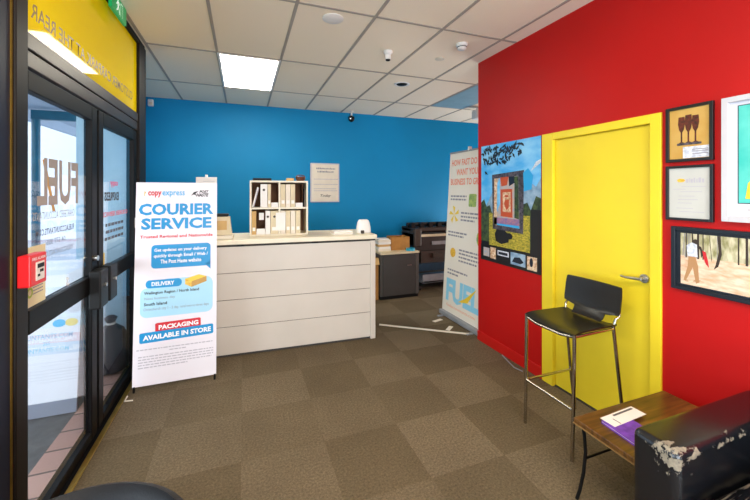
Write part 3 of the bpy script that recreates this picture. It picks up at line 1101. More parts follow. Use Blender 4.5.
HH = 1.645
m = MB()
btxt(m, 'copy', .14, .30, .045, .077, .03)
m.build('copy_lettering', 'ink_red', bn, mtx=BM)
m = MB(); btxt(m, 'express', .31, .585, .045, .077, .015); m.build('express_lettering', 'ink_sky', bn, mtx=BM)
m = MB(); btxt(m, '?', .09, .115, .046, .069, .02); m.build('swirl_mark', 'ink_gold', bn, mtx=BM)
m = MB()
btxt(m, 'POST', .77, .89, .040, .054, .05, shear=.25)
btxt(m, 'HASTE', .73, .89, .056, .074, .05, shear=.25)
m.poly([(.665 * BW, .932 * HH), (.70 * BW, .951 * HH), (.76 * BW, .956 * HH), (.72 * BW, .942 * HH), (.74 * BW, .930 * HH), (.70 * BW, .938 * HH)], -.0026)
m.build('parcel_logo', 'ink_black', bn, mtx=BM)
m = MB()
btxt(m, 'COURIER', .035, .955, .108, .168, .04)
btxt(m, 'SERVICE', .065, .93, .182, .240, .04)
m.build('headline_lettering', 'ink_blue', bn, mtx=BM)
m = MB(); btxt(m, 'Trusted Regional and Nationwide', .055, .945, .268, .288, .03); m.build('red_lettering', 'ink_red', bn, mtx=BM)
m = MB()
m.rrect(.19 * BW, .92 * BW, (1 - .436) * HH, (1 - .318) * HH, .03, -.0018)
m.poly([(.85 * BW, (1 - .43) * HH), (.92 * BW, (1 - .41) * HH), (.92 * BW, (1 - .455) * HH)], -.0018)
m.build('speech_panel', 'ink_blue', bn, mtx=BM)
m = MB()
btxt(m, 'Get updates on your delivery', .225, .87, .336, .357, .02)
btxt(m, 'quickly through Email / Web /', .22, .885, .365, .386, .02)
btxt(m, 'The Post Haste website', .30, .80, .393, .413, .02)
m.build('speech_lettering', 'ink_white', bn, mtx=BM)
m = MB()
m.rrect(.07 * BW, .95 * BW, (1 - .675) * HH, (1 - .53) * HH, .05, -.0016)
m.rrect(.30 * BW, .95 * BW, (1 - .668) * HH, (1 - .49) * HH, .06, -.0017)
m.build('delivery_panel', 'ink_pale_blue', bn, mtx=BM)
m = MB(); m.rrect(.13 * BW, .56 * BW, (1 - .532) * HH, (1 - .492) * HH, .03, -.0021); m.build('delivery_tab', 'ink_blue', bn, mtx=BM)
m = MB(); btxt(m, 'DELIVERY', .20, .47, .502, .522, .03); m.build('delivery_lettering', 'ink_white', bn, mtx=BM)
px, pz = .60 * BW, .475 * HH
for pts, mm in (([(px, pz), (px + .05, pz - .028), (px + .05, pz + .02), (px, pz + .045)], 'ink_gold'),
                ([(px + .05, pz - .028), (px + .165, pz + .012), (px + .165, pz + .055), (px + .05, pz + .02)], 'photo_tan'),
                ([(px, pz + .045), (px + .05, pz + .02), (px + .165, pz + .055), (px + .105, pz + .075)], 'ink_yellow')):
    MB().poly(pts, -.0022).build('parcel_picture', mm, bn, mtx=BM)
m = MB(); btxt(m, 'Wellington Region / North Island', .115, .775, .548, .566, .025); m.build('bold_lettering', 'ink_black', bn, mtx=BM)
m = MB(); btxt(m, 'South Island', .115, .385, .602, .617, .025); m.build('bold_lettering', 'ink_black', bn, mtx=BM)
m = MB(); btxt(m, 'Next business day', .12, .48, .576, .592, .0); m.build('fine_lettering', 'ink_grey', bn, mtx=BM)
m = MB(); btxt(m, 'Christchurch city 1 - 2 day, rural two to three days', .11, .9, .628, .645, .0); m.build('fine_lettering', 'ink_grey', bn, mtx=BM)
RT = R(1.5)
m = MB(); m.rrect(.25 * BW, .80 * BW, (1 - .748) * HH, (1 - .703) * HH, .012, -.0018, RT); m.build('packaging_strip', 'ink_red', bn, mtx=BM)
m = MB(); m.rrect(.07 * BW, .96 * BW, (1 - .793) * HH, (1 - .743) * HH, .014, -.0022, RT); m.build('store_strip', 'ink_blue', bn, mtx=BM)
m = MB(); m.text('PACKAGING', .29 * BW, .77 * BW, (1 - .737) * HH, (1 - .714) * HH, -.003, .04, RT); m.build('packaging_lettering', 'ink_white', bn, mtx=BM)
m = MB(); m.text('AVAILABLE IN STORE', .11 * BW, .93 * BW, (1 - .781) * HH, (1 - .756) * HH, -.003, .04, RT); m.build('store_lettering', 'ink_white', bn, mtx=BM)
m = MB()
random.seed(3)
for v, a, b_ in ((.828, .04, .95), (.842, .42, .62), (.862, .06, .96), (.875, .06, .96), (.888, .06, .96), (.901, .06, .94), (.914, .06, .64)):
    if v == .862:
        m.build('small_print', 'ink_lightgrey', bn, mtx=BM)
        m = MB()
    u = a
    while u < b_:
        l = min(random.uniform(.02, .06), b_ - u)
        band(m, u, u + l, v - .0025, v + .0025)
        u += l + .01
m.build('small_print', 'ink_lightgrey', bn, mtx=BM)
# stand: crossed rear poles and feet
for x in (.03, BW - .03):
    MB().cyl((BW / 2, .12, .8), (x, .3, .004), .007).build('rear_leg', 'dark_frame', bn)
    MB().cyl((BW / 2, .12, .8), (x, .142, 1.66), .005).build('upper_arm', 'dark_frame', bn)
    MB().cyl((BW / 2, .12, .8), (x, .018, .05), .005).build('lower_arm', 'dark_frame', bn)
MB().cyl((BW / 2, .1, .8), (BW / 2, .14, .8), .025).build('hub', 'black_plastic', bn)
for x in (.012, BW - .012):
    MB().cyl((x, -.002, .0), (x, -.002, .045), .008).build('foot', 'black_plastic', bn)
tag(MB().tube([(-.845, 3.27, .006), (-.845, 3.2, .006), (-.79, 3.19, .006)], .005, 8).build('metal_bracket', 'paper_warm', smooth=True), 'small pale bent wire lying by left foot of courier banner', 'bracket')

# ------------------------------------------------------------------ roll-up banner behind the red wall end
b2 = thing('growth_banner', 'tall cream roll-up banner partly behind the red wall', 'banner', (2.475, 4.10, 0), RED)
B2W, B2H = .83, 2.06
L2 = Matrix.Translation((0, 0, .055)) @ Matrix.Rotation(-math.atan2(.13, B2H), 4, 'X')
MB().box(0, B2W, -.001, .001, 0, B2H).build('vinyl_sheet', 'banner_cream', b2, mtx=L2)
MB().box(-.01, B2W + .01, -.05, .05, .004, .06, .012).build('base_case', 'plotter_tray', b2)
MB().box(-.005, B2W + .005, -.008, .008, B2H - .01, B2H + .012, .003).build('top_rail', 'plotter_tray', b2, mtx=L2)
MB().cyl((B2W / 2, .03, .06), (B2W / 2, .15, B2H + .05), .008).build('rear_pole', 'steel', b2)
MB().box(B2W / 2 - .015, B2W / 2 + .015, -.012, .03, B2H + .0, B2H + .05, .004).build('clip', 'white_plastic', b2, mtx=L2)
for x in (.1, B2W - .1):
    MB().box(x - .02, x + .02, -.13, -.051, 0, .012, .003).build('foot', 'plotter_tray', b2)


def t2(mb, s, u0, u1, v0, v1, bold=0, y=-.0018):
    mb.text(s, u0 * B2W, u1 * B2W, (1 - v1) * B2H, (1 - v0) * B2H, y, bold)


m = MB()
t2(m, 'HOW FAST DO YOU', .06, .94, .045, .085, .025)
t2(m, 'WANT YOUR', .2, .8, .105, .145, .025)
t2(m, 'BUSINESS TO GROW', .06, .94, .165, .205, .025)
m.build('headline_lettering', 'ink_salmon', b2, mtx=L2)
m = MB()
random.seed(11)
for v, a, e in ((.275, .08, .5), (.295, .08, .5), (.375, .38, .86), (.397, .38, .9), (.418, .38, .72), (.5, .06, .55), (.52, .06, .48), (.60, .38, .88), (.62, .38, .9), (.642, .38, .9), (.664, .38, .82), (.735, .1, .62), (.757, .1, .4)):
    if v in (.375, .5, .60, .735):
        m.build('print_paragraph', 'ink_grey', b2, mtx=L2)
        m = MB()
    u = a
    while u < e:
        l = min(random.uniform(.03, .09), e - u)
        m.rect(u * B2W, (u + l) * B2W, (1 - v - .005) * B2H, (1 - v + .005) * B2H, -.0018)
        u += l + .014
m.build('print_paragraph', 'ink_grey', b2, mtx=L2)
m = MB()
for cx, v in ((.2, .39), ):
    for k in range(5):
        a = 2 * PI * k / 5 + .4
        m.poly([(cx * B2W, (1 - v) * B2H), (cx * B2W + .1 * math.cos(a - .25), (1 - v) * B2H + .1 * math.sin(a - .25)), (cx * B2W + .12 * math.cos(a + .25), (1 - v) * B2H + .12 * math.sin(a + .25))], -.0018 - k * .0002)
m.build('yellow_splash', 'ink_yellow', b2, mtx=L2)
m = MB()
m.poly([(.42 * B2W, .09 * B2H), (.6 * B2W, .13 * B2H), (.86 * B2W, .21 * B2H), (.66 * B2W, .11 * B2H)], -.0032)
m.build('yellow_swoosh', 'ink_yellow', b2, mtx=L2)
MB().rrect(.56 * B2W, .74 * B2W, .665 * B2H, .74 * B2H, .02, -.0018).build('green_picture', 'ink_green', b2, mtx=L2)
m = MB().ell(.87 * B2W, .49 * B2H, .07, .09, -.0018)
m.build('leaf_picture', 'ink_green', b2, mtx=L2)
m = MB().ell(.22 * B2W, .375 * B2H, .06, .06, -.0018)
m.build('seal_picture', 'ink_gold', b2, mtx=L2)
m = MB()
t2(m, 'FUEL', .09, .93, .79, .93, .05)
m.build('logo_lettering', 'ink_cyan', b2, mtx=L2)
m = MB()
t2(m, 'fuelaccountants.com', .12, .84, .945, .962, .0)
m.build('footer_lettering', 'ink_orange', b2, mtx=L2)

# ------------------------------------------------------------------ back room corner: cabinet, boxes, plotter
cb = thing('grey_cabinet', 'dark grey low cabinet with cream top before blue wall', 'cabinet', (1.9, 4.86, 0))
MB().box(0, .625, .02, .5, .05, .67, .003).build('body', 'cabinet_grey', cb)
dr = MB().box(.035, .565, .0, .0195, .055, .662, .003).build('door', 'cabinet_dark', cb)
MB().box(.43, .5, -.008, -.0005, .49, .5, .002).build('handle', 'steel', dr)
MB().box(.57, .625, .0, .0195, .05, .67, .003).build('side_post', 'cabinet_grey', cb)
MB().box(-.005, .63, -.012, .51, .671, .7, .004).build('top', 'cream', cb)
MB().box(.0, .625, .03, .48, 0, .05).build('plinth', 'black_plastic', cb)
CT = .7005


def carton(name, label, loc, w_, d_, h_, rz=0, m='cardboard', flaps=True):
    t = thing(name, label, 'box', loc, rz)
    k = .004
    MB().box(0, w_, 0, k, 0, h_).box(0, w_, d_ - k, d_, 0, h_).box(0, k, k, d_ - k, 0, h_).box(w_ - k, w_, k, d_ - k, 0, h_).box(k, w_ - k, k, d_ - k, 0, k).build('carton', m, t)
    if flaps:
        f = MB()
        f.box(0, w_, 0, .003, 0, .1, mtx=Matrix.Translation((0, -.0035, h_)) @ Matrix.Rotation(R(155), 4, 'X'))
        f.build('front_flap', 'tan_card', t)
        MB().box(0, w_, 0, .003, 0, .09, mtx=Matrix.Translation((0, d_, h_)) @ Matrix.Rotation(R(-20), 4, 'X')).build('rear_flap', 'tan_card', t)
    return t


carton('cardboard_box', 'tall open cardboard box standing between counter and grey cabinet', (1.72, 4.92, 0), .165, .4, .62)
carton('cardboard_box', 'open brown cardboard box on top of grey cabinet', (2.14, 5.03, CT), .3, .24, .2, R(-4), flaps=False)
t = thing('paper_ream_stack', 'stack of pale paper reams on left of grey cabinet', 'paper stack', (1.915, 5.0, CT), 0)
for k in range(5):
    MB().box(.0 + .005 * (k % 2), .205 - .004 * (k % 3), 0, .2, .034 * k, .034 * k + .033, .003).build('ream', ('paper_warm', 'paper', 'tan_card', 'paper', 'paper_warm')[k], t)
MB().box(.02, .18, .02, .18, .1705, .185, .002).build('loose_sheets', 'paper', t)
tp = MB().lathe([(.032, 0), (.07, 0), (.07, .035), (.032, .035), (.032, .001)]).build('tape_roll', 'teal_tape', smooth=True, loc=(2.42, 4.94, CT))
tag(tp, 'bright teal tape roll on right of grey cabinet top', 'tape')

pl = thing('large_format_printer', 'dark wide printer on stand before blue wall, right', 'printer', (2.62, 5.22, 0))
PW = 1.3
MB().box(0, PW, .0, .5, .62, .92, .015).build('body', 'plotter_dark', pl)
MB().box(.12, PW - .1, -.02, .0, .86, .9, .004).build('paper_slot', 'cream', pl)
MB().box(0, .13, -.03, .45, .7, 1.0, .02).build('control_end', 'plotter_brown', pl)
MB().box(0, PW, .1, .5, .925, 1.0, .02).build('top_cover', 'plotter_brown', pl)
MB().cyl((.02, .3, 1.04), (PW - .02, .3, 1.04), .035).build('media_roll', 'plotter_dark', pl, smooth=True)
for k in range(7):
    MB().prism([(-.0, 1.0), (.07, 1.0), (.05, 1.075), (.02, 1.085), (-.01, 1.06)], .12, .2).build('media_clip', 'black_plastic', pl, loc=(.02 + .17 * k, 0, 0))
MB().box(.33, .62, -.012, -.0, .72, .78, .003).build('display', 'plotter_tray', pl)
MB().box(.35, .62, -.014, -.0, .5, .58, .003).box(.14, PW - .14, .02, .4, .42, .619).build('front_tray', 'plotter_brown', pl)
MB().box(.05, PW - .05, -.04, .45, .3, .42, .01).build('ink_tray', 'plotter_blue', pl)
MB().box(.1, PW - .1, -.12, .4, .12, .16, .008).box(.1, PW - .1, -.12, -.1, .1201, .26, .004).build('catch_basket', 'plotter_tray', pl)
for x in (.03, PW - .1):
    MB().box(x, x + .06, .1, .4, .06, .62, .008).box(x - .0, x + .06, -.1, .5, .03, .07, .008).build('stand_leg', 'plotter_dark', pl)
    for y in (-.06, .46):
        MB().cyl((x + .01, y, .03), (x + .05, y, .03), .03).build('castor', 'black_plastic', pl)

# poster on the blue wall
wp = thing('framed_notice', 'white framed typed notice on blue wall above counter', 'framed notice', (1.075, 6.0595, 1.425))
NW, NH = .505, .67
MB().box(0, NW, -.02, 0, 0, NH, .003).box(0.02, NW - .02, -.019, -.001, .02, NH - .02).build('frame', 'frame_white', wp)
MB().rect(.022, NW - .022, .022, NH - .022, -.0208).build('sheet', 'paper_warm', wp)
m = MB()
random.seed(5)
for z, a, e, hh in ((.565, .1, .43, .03), (.51, .12, .4, .03)):
    u = a
    while u < e:
        l = min(random.uniform(.012, .025), e - u)
        m.rect(u, u + l, z, z + hh * random.uniform(.6, 1), -.0212)
        u += l + .007
    m.build('heading_line', 'ink_grey', wp)
    m = MB()
m = MB()
for z in (.39, .30, .225, .19):
    u = .06
    while u < .45:
        l = random.uniform(.015, .04)
        m.rect(u, u + l, z, z + .012, -.0212)
        u += l + .008
m.build('text_lines', 'ink_lightgrey', wp)
m = MB().text('Today', .17, .36, .08, .135, -.0212, .01, shear=.3)
m.build('signature', 'ink_black', wp)

# ------------------------------------------------------------------ landscape poster on the red wall
ps = thing('landscape_poster', 'unframed landscape poster on red wall left of yellow door', 'poster', (2.3995, 3.172, .885), RED)
PWd, PHt = .815, 1.2
MB().box(0, PWd, -.003, 0, 0, PHt).build('sheet', 'frame_black', ps)
y = -.0035
MB().rect(0.0, PWd, .55, PHt, y).build('sky', 'print_sky', ps)
MB().poly([(0.02, .50), (.12, .62), (.2, .74), (.28, .62), (.36, .60), (.5, .66), (.62, .72), (.7, .8), (.76, .76), (.815, .84), (.815, .5)], y - .0005).build('mountains', 'print_mount', ps)
MB().poly([(0, .2), (0, .60), (.05, .64), (.09, .56), (.14, .58), (.18, .50), (.24, .52), (.55, .52), (.6, .60), (.66, .62), (.7, .55), (.76, .68), (.815, .66), (.815, .2)], y - .001).build('forest', 'print_forest', ps)
MB().rect(.13, .69, .17, .50, y - .0015).build('grass', 'print_grass', ps)
MB().poly([(.70, .9), (.76, .98), (.815, 1.0), (.815, .97)], y - .0006).build('cloud', 'print_white', ps)
m = MB()
random.seed(21)
for k in range(120):
    cx = random.uniform(.02, .62)
    cz = random.uniform(1.0, 1.17) - .10 * (abs(cx - .3) > .2 and random.random() < .3)
    if cx > .45 and cz < 1.05:
        continue
    a = random.uniform(0, PI)
    l = random.uniform(.018, .04)
    m.poly([(cx - l * math.cos(a), cz - l * math.sin(a)), (cx + .012 * math.sin(a), cz - .012 * math.cos(a)), (cx + l * math.cos(a), cz + l * math.sin(a)), (cx - .012 * math.sin(a), cz + .012 * math.cos(a))], y - .0016 - .00001 * k)
m.build('leaves', 'print_leaf', ps)
# picture within the picture
for pts, mm in (([(.215, .85), (.26, .852), (.255, .38), (.206, .385)], 'print_cream'), ([(.26, .8), (.30, .86), (.30, .6), (.25, .5)], 'print_sky'),
                ([(.21, .46), (.56, .46), (.565, .40), (.207, .40)], 'purple_print'), ([(.5, .86), (.55, .862), (.56, .46), (.5, .47)], 'print_forest'),
                ([(.30, .86), (.42, .862), (.40, .78), (.32, .77)], 'print_orange'), ([(.42, .862), (.5, .863), (.5, .8), (.43, .77)], 'print_leaf'),
                ([(.21, .40), (.56, .40), (.563, .376), (.206, .386)], 'print_bright')):
    MB().poly(pts, y - .0037).build('inner_patch', mm, ps)
rt = R(-1)
MB().poly([(.18, .89), (.62, .915), (.61, .33), (.19, .34)], y - .003).build('inner_frame', 'print_frame', ps)
MB().poly([(.215, .85), (.55, .865), (.565, .375), (.205, .385)], y - .0035).build('inner_border', 'print_mix', ps)
MB().poly([(.61, .89), (.67, .93), (.73, .86), (.71, .74), (.62, .72)], y - .0031).build('blue_bird', 'print_bright', ps)
MB().poly([(.31, .74), (.47, .745), (.475, .47), (.31, .475)], y - .004).build('middle_frame', 'print_orange', ps)
MB().poly([(.34, .71), (.45, .715), (.452, .52), (.342, .522)], y - .0045).build('inner_card', 'print_cream', ps)
m = MB().ell(.395, .675, .028, .012, y - .005).poly([(.36, .6), (.375, .64), (.43, .64), (.425, .56), (.39, .54)], y - .0049)
m.build('inner_figure', 'print_orange', ps)
MB().poly([(.25, .34), (.22, .29), (.24, .22), (.32, .2), (.42, .23), (.43, .3), (.37, .34)], y - .004).ell(.43, .29, .045, .03, y - .0041).build('dark_animal', 'print_bear', ps)
MB().rect(0.0, PWd, 0, .165, y - .0042).rect(PWd - .115, PWd, .0, .56, y - .0013).build('border_band', 'frame_black', ps)
for x0, x1, z0, z1, mm in ((.045, .14, .045, .135, 'print_mix'), (.155, .24, .035, .15, 'print_cream'), (.265, .425, .085, .135, 'print_white'), (.45, .64, .03, .145, 'print_mount'), (.66, .775, .02, .14, 'print_cream')):
    MB().rect(x0, x1, z0, z1, y - .0047).build('thumbnail', mm, ps)
m = MB().poly([(.47, .055), (.5, .1), (.57, .11), (.62, .07), (.58, .05)], y - .0052).rect(.28, .41, .095, .122, y - .0052).ell(.71, .09, .02, .04, y - .0052)
m.build('thumbnail_figure', 'print_leaf', ps)


# ------------------------------------------------------------------ framed pictures on the red wall
def frame(t, w_, h_, bw, d, m, glass=None):
    f = MB()
    f.box(0, bw, -d, 0, 0, h_, .002).box(w_ - bw, w_, -d, 0, 0, h_, .002).box(bw, w_ - bw, -d, 0, 0, bw, .002).box(bw, w_ - bw, -d, 0, h_ - bw, h_, .002)
    f.build('frame', m, t)


XR = 2.3995
# goblets
t = thing('framed_photograph', 'small black framed photo of dark goblets on red wall', 'picture', (XR, 1.392, 1.775), RED)
frame(t, .23, .322, .017, .02, 'frame_black')
MB().box(.016, .214, -.008, -.001, .016, .306).build('print', 'photo_tan', t)
m = MB()
for cx, k in ((.078, 1), (.112, 1.03), (.146, 1)):
    o = -.0085 - .0003 * k - (.0002 if cx == .112 else 0)
    m.poly([(cx - .015, .26 * k), (cx - .018, .22), (cx - .012, .185), (cx - .004, .17), (cx - .004, .115), (cx - .016, .108), (cx + .016, .108), (cx + .004, .115), (cx + .004, .17), (cx + .012, .185), (cx + .018, .22), (cx + .015, .26 * k)], o)
m.build('goblet_picture', 'goblet', t)
MB().rrect(.055, .175, .095, .108, .005, -.0092).build('stand_picture', 'print_frame', t)
MB().rect(.085, .212, .02, .085, -.0088).build('caption_card', 'print_white', t)
m = MB()
for z in (.065, .055, .04):
    m.rect(.13, .205, z, z + .004, -.0093)
m.build('caption_lines', 'ink_grey', t)
# certificate
t = thing('framed_certificate', 'black framed pale certificate hung below the goblet photo', 'certificate', (XR, 1.392, 1.435), RED)
frame(t, .23, .318, .015, .02, 'frame_black')
MB().box(.014, .216, -.008, -.001, .014, .304).build('sheet', 'certificate', t)
MB().ell(.075, .232, .02, .011, -.0085).build('gold_mark', 'ink_gold', t)
m = MB()
for k, (u, wd) in enumerate(((.1, .012), (.116, .004), (.123, .01), (.137, .008), (.15, .006), (.16, .012), (.176, .01))):
    m.rect(u, u + wd, .218, .246 if k % 2 else .24, -.0085)
m.build('heading_marks', 'ink_lightgrey', t)
m = MB()
random.seed(2)
for z in (.195, .18, .165, .14, .12, .1, .07, .05):
    a = random.uniform(.03, .08)
    m.rect(a, a + random.uniform(.06, .12), z, z + .003, -.0085)
m.build('text_lines', 'ink_lightgrey', t)
# white frame
t = thing('framed_artwork', 'large white framed teal artwork on red wall at right edge', 'artwork', (XR, 1.122, 1.445), RED)
frame(t, .62, .648, .028, .03, 'frame_white')
MB().box(.026, .594, -.012, -.001, .026, .622).build('mount', 'mount_grey', t)
MB().rect(.06, .56, .095, .6, -.0125).build('print_border', 'glass_dark', t)
MB().rect(.064, .556, .099, .596, -.013).build('print', 'teal_art', t)
m = MB().poly([(.09, .12), (.1, .2), (.14, .24), (.25, .26), (.36, .2), (.4, .12)], -.0135)
m.build('yellow_patch', 'ink_yellow', t)
m = MB().poly([(.15, .34), (.3, .5), (.42, .42), (.5, .3), (.35, .3)], -.0135)
m.build('pale_patch', 'ink_pale_blue', t)
m = MB()
for k in range(10):
    m.rect(.1 + .04 * k, .1 + .04 * k + .03, .06, .068, -.0125)
m.build('caption_lines', 'ink_lightgrey', t)

# walking pair
t = thing('framed_photograph', 'wide dark framed photo of walkers among trees on red wall', 'picture', (XR, 1.362, 1.034), RED)
FW, FH = .80, .365
frame(t, FW, FH, .022, .022, 'frame_navy')
MB().box(.02, FW - .02, -.01, -.001, .02, FH - .02).build('mount', 'frame_navy', t)
y = -.0106
MB().rect(.045, FW - .045, .036, FH - .036, y).build('ground_print', 'print_sand', t)
MB().rect(.045, FW - .045, .2, FH - .036, y - .0004).build('bush_print', 'print_bush', t)
random.seed(9)
for k in range(26):
    cx = random.uniform(.05, FW - .06)
    w_ = random.uniform(.002, .005)
    sl = random.uniform(-.012, .012)
    MB().poly([(cx, .2 - random.uniform(0, .03)), (cx + w_, .2), (cx + w_ + sl, FH - .037), (cx + sl, FH - .037)], y - .0006 - .000004 * k).build('sapling_print', ('print_tree', 'ink_grey', 'print_bush')[k % 3], t)
m = MB()
for cx, w_ in ((.07, .006), (.1, .005), (.125, .01), (.15, .005), (.45, .008), (.3, .006), (.33, .01), (.36, .005), (.5, .006), (.56, .006), (.65, .01), (.7, .006)):
    MB().rect(cx, cx + w_, .19, FH - .036, y - .0008).build('trunk_print', 'print_tree', t)
m.poly([(.215, FH - .036), (.23, FH - .036), (.235, .23), (.22, .165), (.2, .145), (.208, .17), (.222, .24)], y - .001)
m.build('bent_trunk_print', 'print_tree', t)
m = MB()
m.poly([(.575, FH - .036), (.59, FH - .036), (.595, .23), (.58, .165), (.56, .145), (.568, .17), (.582, .24)], y - .001)
m.build('bent_trunk_print', 'print_tree', t)
for nm, dx in (('left_walker', 0), ('right_walker', .30)):
    m = MB().poly([(.085 + dx, .205), (.115 + dx, .21), (.13 + dx, .15), (.135 + dx, .06), (.12 + dx, .05), (.105 + dx, .14), (.085 + dx, .09), (.07 + dx, .055), (.06 + dx, .06), (.08 + dx, .14)], y - .0014)
    m.build(nm + '_trousers', 'print_trouser', t)
    MB().poly([(.06 + dx, .062), (.075 + dx, .05), (.16 + dx, .066), (.14 + dx, .074)], y - .0012).build(nm + '_ground_print', 'print_cream', t)
    m = MB().poly([(.08 + dx, .2), (.075 + dx, .26), (.1 + dx, .28), (.125 + dx, .27), (.128 + dx, .2)], y - .0018)
    m.build(nm + '_top', 'print_white', t)
    m = MB().ell(.118 + dx, .285, .012, .015, y - .0016).poly([(.125 + dx, .27), (.145 + dx, .26), (.155 + dx, .22), (.145 + dx, .2), (.14 + dx, .24)], y - .0019)
    m.build(nm + '_skin', 'print_tree', t)
    m = MB().poly([(.15 + dx, .24), (.165 + dx, .235), (.175 + dx, .19), (.18 + dx, .15), (.165 + dx, .17), (.155 + dx, .2)], y - .002)
    m.build(nm + '_red_cloth', 'print_red', t)

# ------------------------------------------------------------------ bar stool
st = thing('bar_stool', 'black leather bar stool with chrome legs before yellow door', 'stool', (1.862, 1.757, 0))
# local: x from front to back, y left(+)/right(-)
SH = .765
hw = .2
b = MB()
bb = bmesh.new()
NX, NY = 10, 10
gt, gb = [], []
for i in range(NX + 1):
    rt_, rb_ = [], []
    for j in range(NY + 1):
        u, v = i / NX, j / NY * 2 - 1
        x = -.02 + .37 * u
        sag = -.03 * math.sin(PI * (.5 + .5 * (1 - abs(v)))) if False else -.018 * (1 - v * v)
        front = -.012 * max(0, 1 - u * 5) ** 2
        wv = hw * (1 - .06 * u)
        rt_.append(bb.verts.new((x, v * wv, SH + sag + front)))
        rb_.append(bb.verts.new((x, v * wv, SH + sag + front - .012)))
    gt.append(rt_); gb.append(rb_)
for i in range(NX):
    for j in range(NY):
        bb.faces.new((gt[i][j], gt[i + 1][j], gt[i + 1][j + 1], gt[i][j + 1]))
        bb.faces.new((gb[i][j], gb[i][j + 1], gb[i + 1][j + 1], gb[i + 1][j]))
for i in range(NX):
    bb.faces.new((gt[i][0], gb[i][0], gb[i + 1][0], gt[i + 1][0]))
    bb.faces.new((gt[i][NY], gt[i + 1][NY], gb[i + 1][NY], gb[i][NY]))
for j in range(NY):
    bb.faces.new((gt[0][j], gt[0][j + 1], gb[0][j + 1], gb[0][j]))
    bb.faces.new((gt[NX][j], gb[NX][j], gb[NX][j + 1], gt[NX][j + 1]))
bmesh.ops.recalc_face_normals(bb, faces=bb.faces)
b.merge(bb)
b.build('seat', 'stool_leather', st, smooth=True)
# backrest: curved strap with a narrower tongue running down to the seat
bb = bmesh.new()
NV = 12
rows = []
prof = [(.305, .757, .105), (.322, .768, .11), (.334, .785, .11), (.342, .803, .112), (.348, .82, .2), (.354, .845, .205), (.361, .89, .205), (.368, .94, .205), (.374, .985, .2), (.376, .993, .195)]
for x, z, hwid in prof:
    row = []
    for j in range(NV + 1):
        v = j / NV * 2 - 1
        row.append((x + .018 * (1 - v * v) * (1 if z > .8 else .6), v * hwid, z))
    rows.append(row)
fr_, bk_ = [[bb.verts.new(p) for p in r] for r in rows], [[bb.verts.new((p[0] + .01, p[1], p[2] + .001)) for p in r] for r in rows]
n = len(rows)
for i in range(n - 1):
    for j in range(NV):
        bb.faces.new((fr_[i][j], fr_[i][j + 1], fr_[i + 1][j + 1], fr_[i + 1][j]))
        bb.faces.new((bk_[i][j], bk_[i + 1][j], bk_[i + 1][j + 1], bk_[i][j + 1]))
    bb.faces.new((fr_[i][0], fr_[i + 1][0], bk_[i + 1][0], bk_[i][0]))
    bb.faces.new((fr_[i][NV], bk_[i][NV], bk_[i + 1][NV], fr_[i + 1][NV]))
for j in range(NV):
    bb.faces.new((fr_[0][j], bk_[0][j], bk_[0][j + 1], fr_[0][j + 1]))
    bb.faces.new((fr_[-1][j], fr_[-1][j + 1], bk_[-1][j + 1], bk_[-1][j]))
bmesh.ops.recalc_face_normals(bb, faces=bb.faces)
MB().merge(bb).build('backrest', 'stool_leather', st, smooth=True)
for s in (1, -1):
    MB().tube([(-.012, s * .19, SH - .014), (-.016, s * .19, .5), (-.022, s * .188, .2), (-.028, s * .187, .0)], .011).build('leg', 'chrome', st, smooth=True)
    MB().tube([(.334, s * .178, SH - .014), (.36, s * .18, .55), (.40, s * .185, .25), (.44, s * .19, .0)], .011).build('leg', 'chrome', st, smooth=True)
    MB().tube([(.334, s * .178, SH - .02), (.345, s * .184, SH + .03), (.372, s * .19, .81), (.38, s * .19, .86), (.384, s * .19, .9)], [.008, .008, .006, .005, .005]).build('back_bracket', 'chrome', st, smooth=True)
    MB().tube([(-.012, s * .19, SH - .03), (.334, s * .178, SH - .03)], .009).build('seat_rail', 'chrome', st, smooth=True)
MB().tube([(-.012, -.19, SH - .03), (-.018, -.1, SH - .046), (-.018, .1, SH - .046), (-.012, .19, SH - .03)], .009).build('seat_rail', 'chrome', st, smooth=True)
MB().tube([(-.02, -.187, .3), (-.02, .187, .3)], .009).build('footrest', 'chrome', st, smooth=True)
for s in (1,):
    MB().tube([(-.02, s * .187, .3), (.39, s * .184, .3)], .008).build('footrest', 'chrome', st, smooth=True)

# ------------------------------------------------------------------ side table with booklets
tb = thing('coffee_table', 'low walnut table with thin black metal legs beside sofa', 'table', (1.61, 1.03, 0))
MB().box(0, .715, 0, .34, .405, .43, .003).build('table_top', 'walnut_top', tb)
MB().box(-.002, .717, -.002, .342, .4, .4048).build('edge_strip', 'table_edge', tb)
for x, y, s in ((.035, .315, -1), (.68, .315, 1), (.035, .025, -1), (.68, .025, 1)):
    o = .008 if y > .1 else -.008
    MB().tube([(x, y, .399), (x - s * .012, y, .34), (x - s * .02, y, .25), (x - s * .016, y + o, .14), (x, y + o * 2, .05), (x + s * .012, y + o * 3, .0)], .0085).build('leg', 'black_plastic', tb, smooth=True)
MB().tube([(.055, .315, .22), (.66, .315, .22)], .006).build('crossbar', 'black_plastic', tb, smooth=True)
MB().tube([(.055, .025, .22), (.66, .025, .22)], .006).build('crossbar', 'black_plastic', tb, smooth=True)
for x in (.035, .68):
    MB().tube([(x, .035, .393), (x, .305, .393)], .006).build('top_bar', 'black_plastic', tb, smooth=True)
TT = .4305
mg = thing('purple_magazine', 'purple magazine lying on low walnut table', 'magazine', (1.70, 1.285, TT), R(-94))
MB().box(0, .21, 0, .16, 0, .006, .001).build('cover', 'purple', mg)
MB().box(.003, .208, .002, .158, .0062, .0095).build('pages', 'paper_warm', mg)
MB().box(0, .21, 0, .16, .0097, .0125, .001).build('front_cover', 'purple', mg)
lf2 = thing('white_leaflet', 'white printed leaflet lying across the purple magazine', 'leaflet', (1.715, 1.225, TT + .013), R(3))
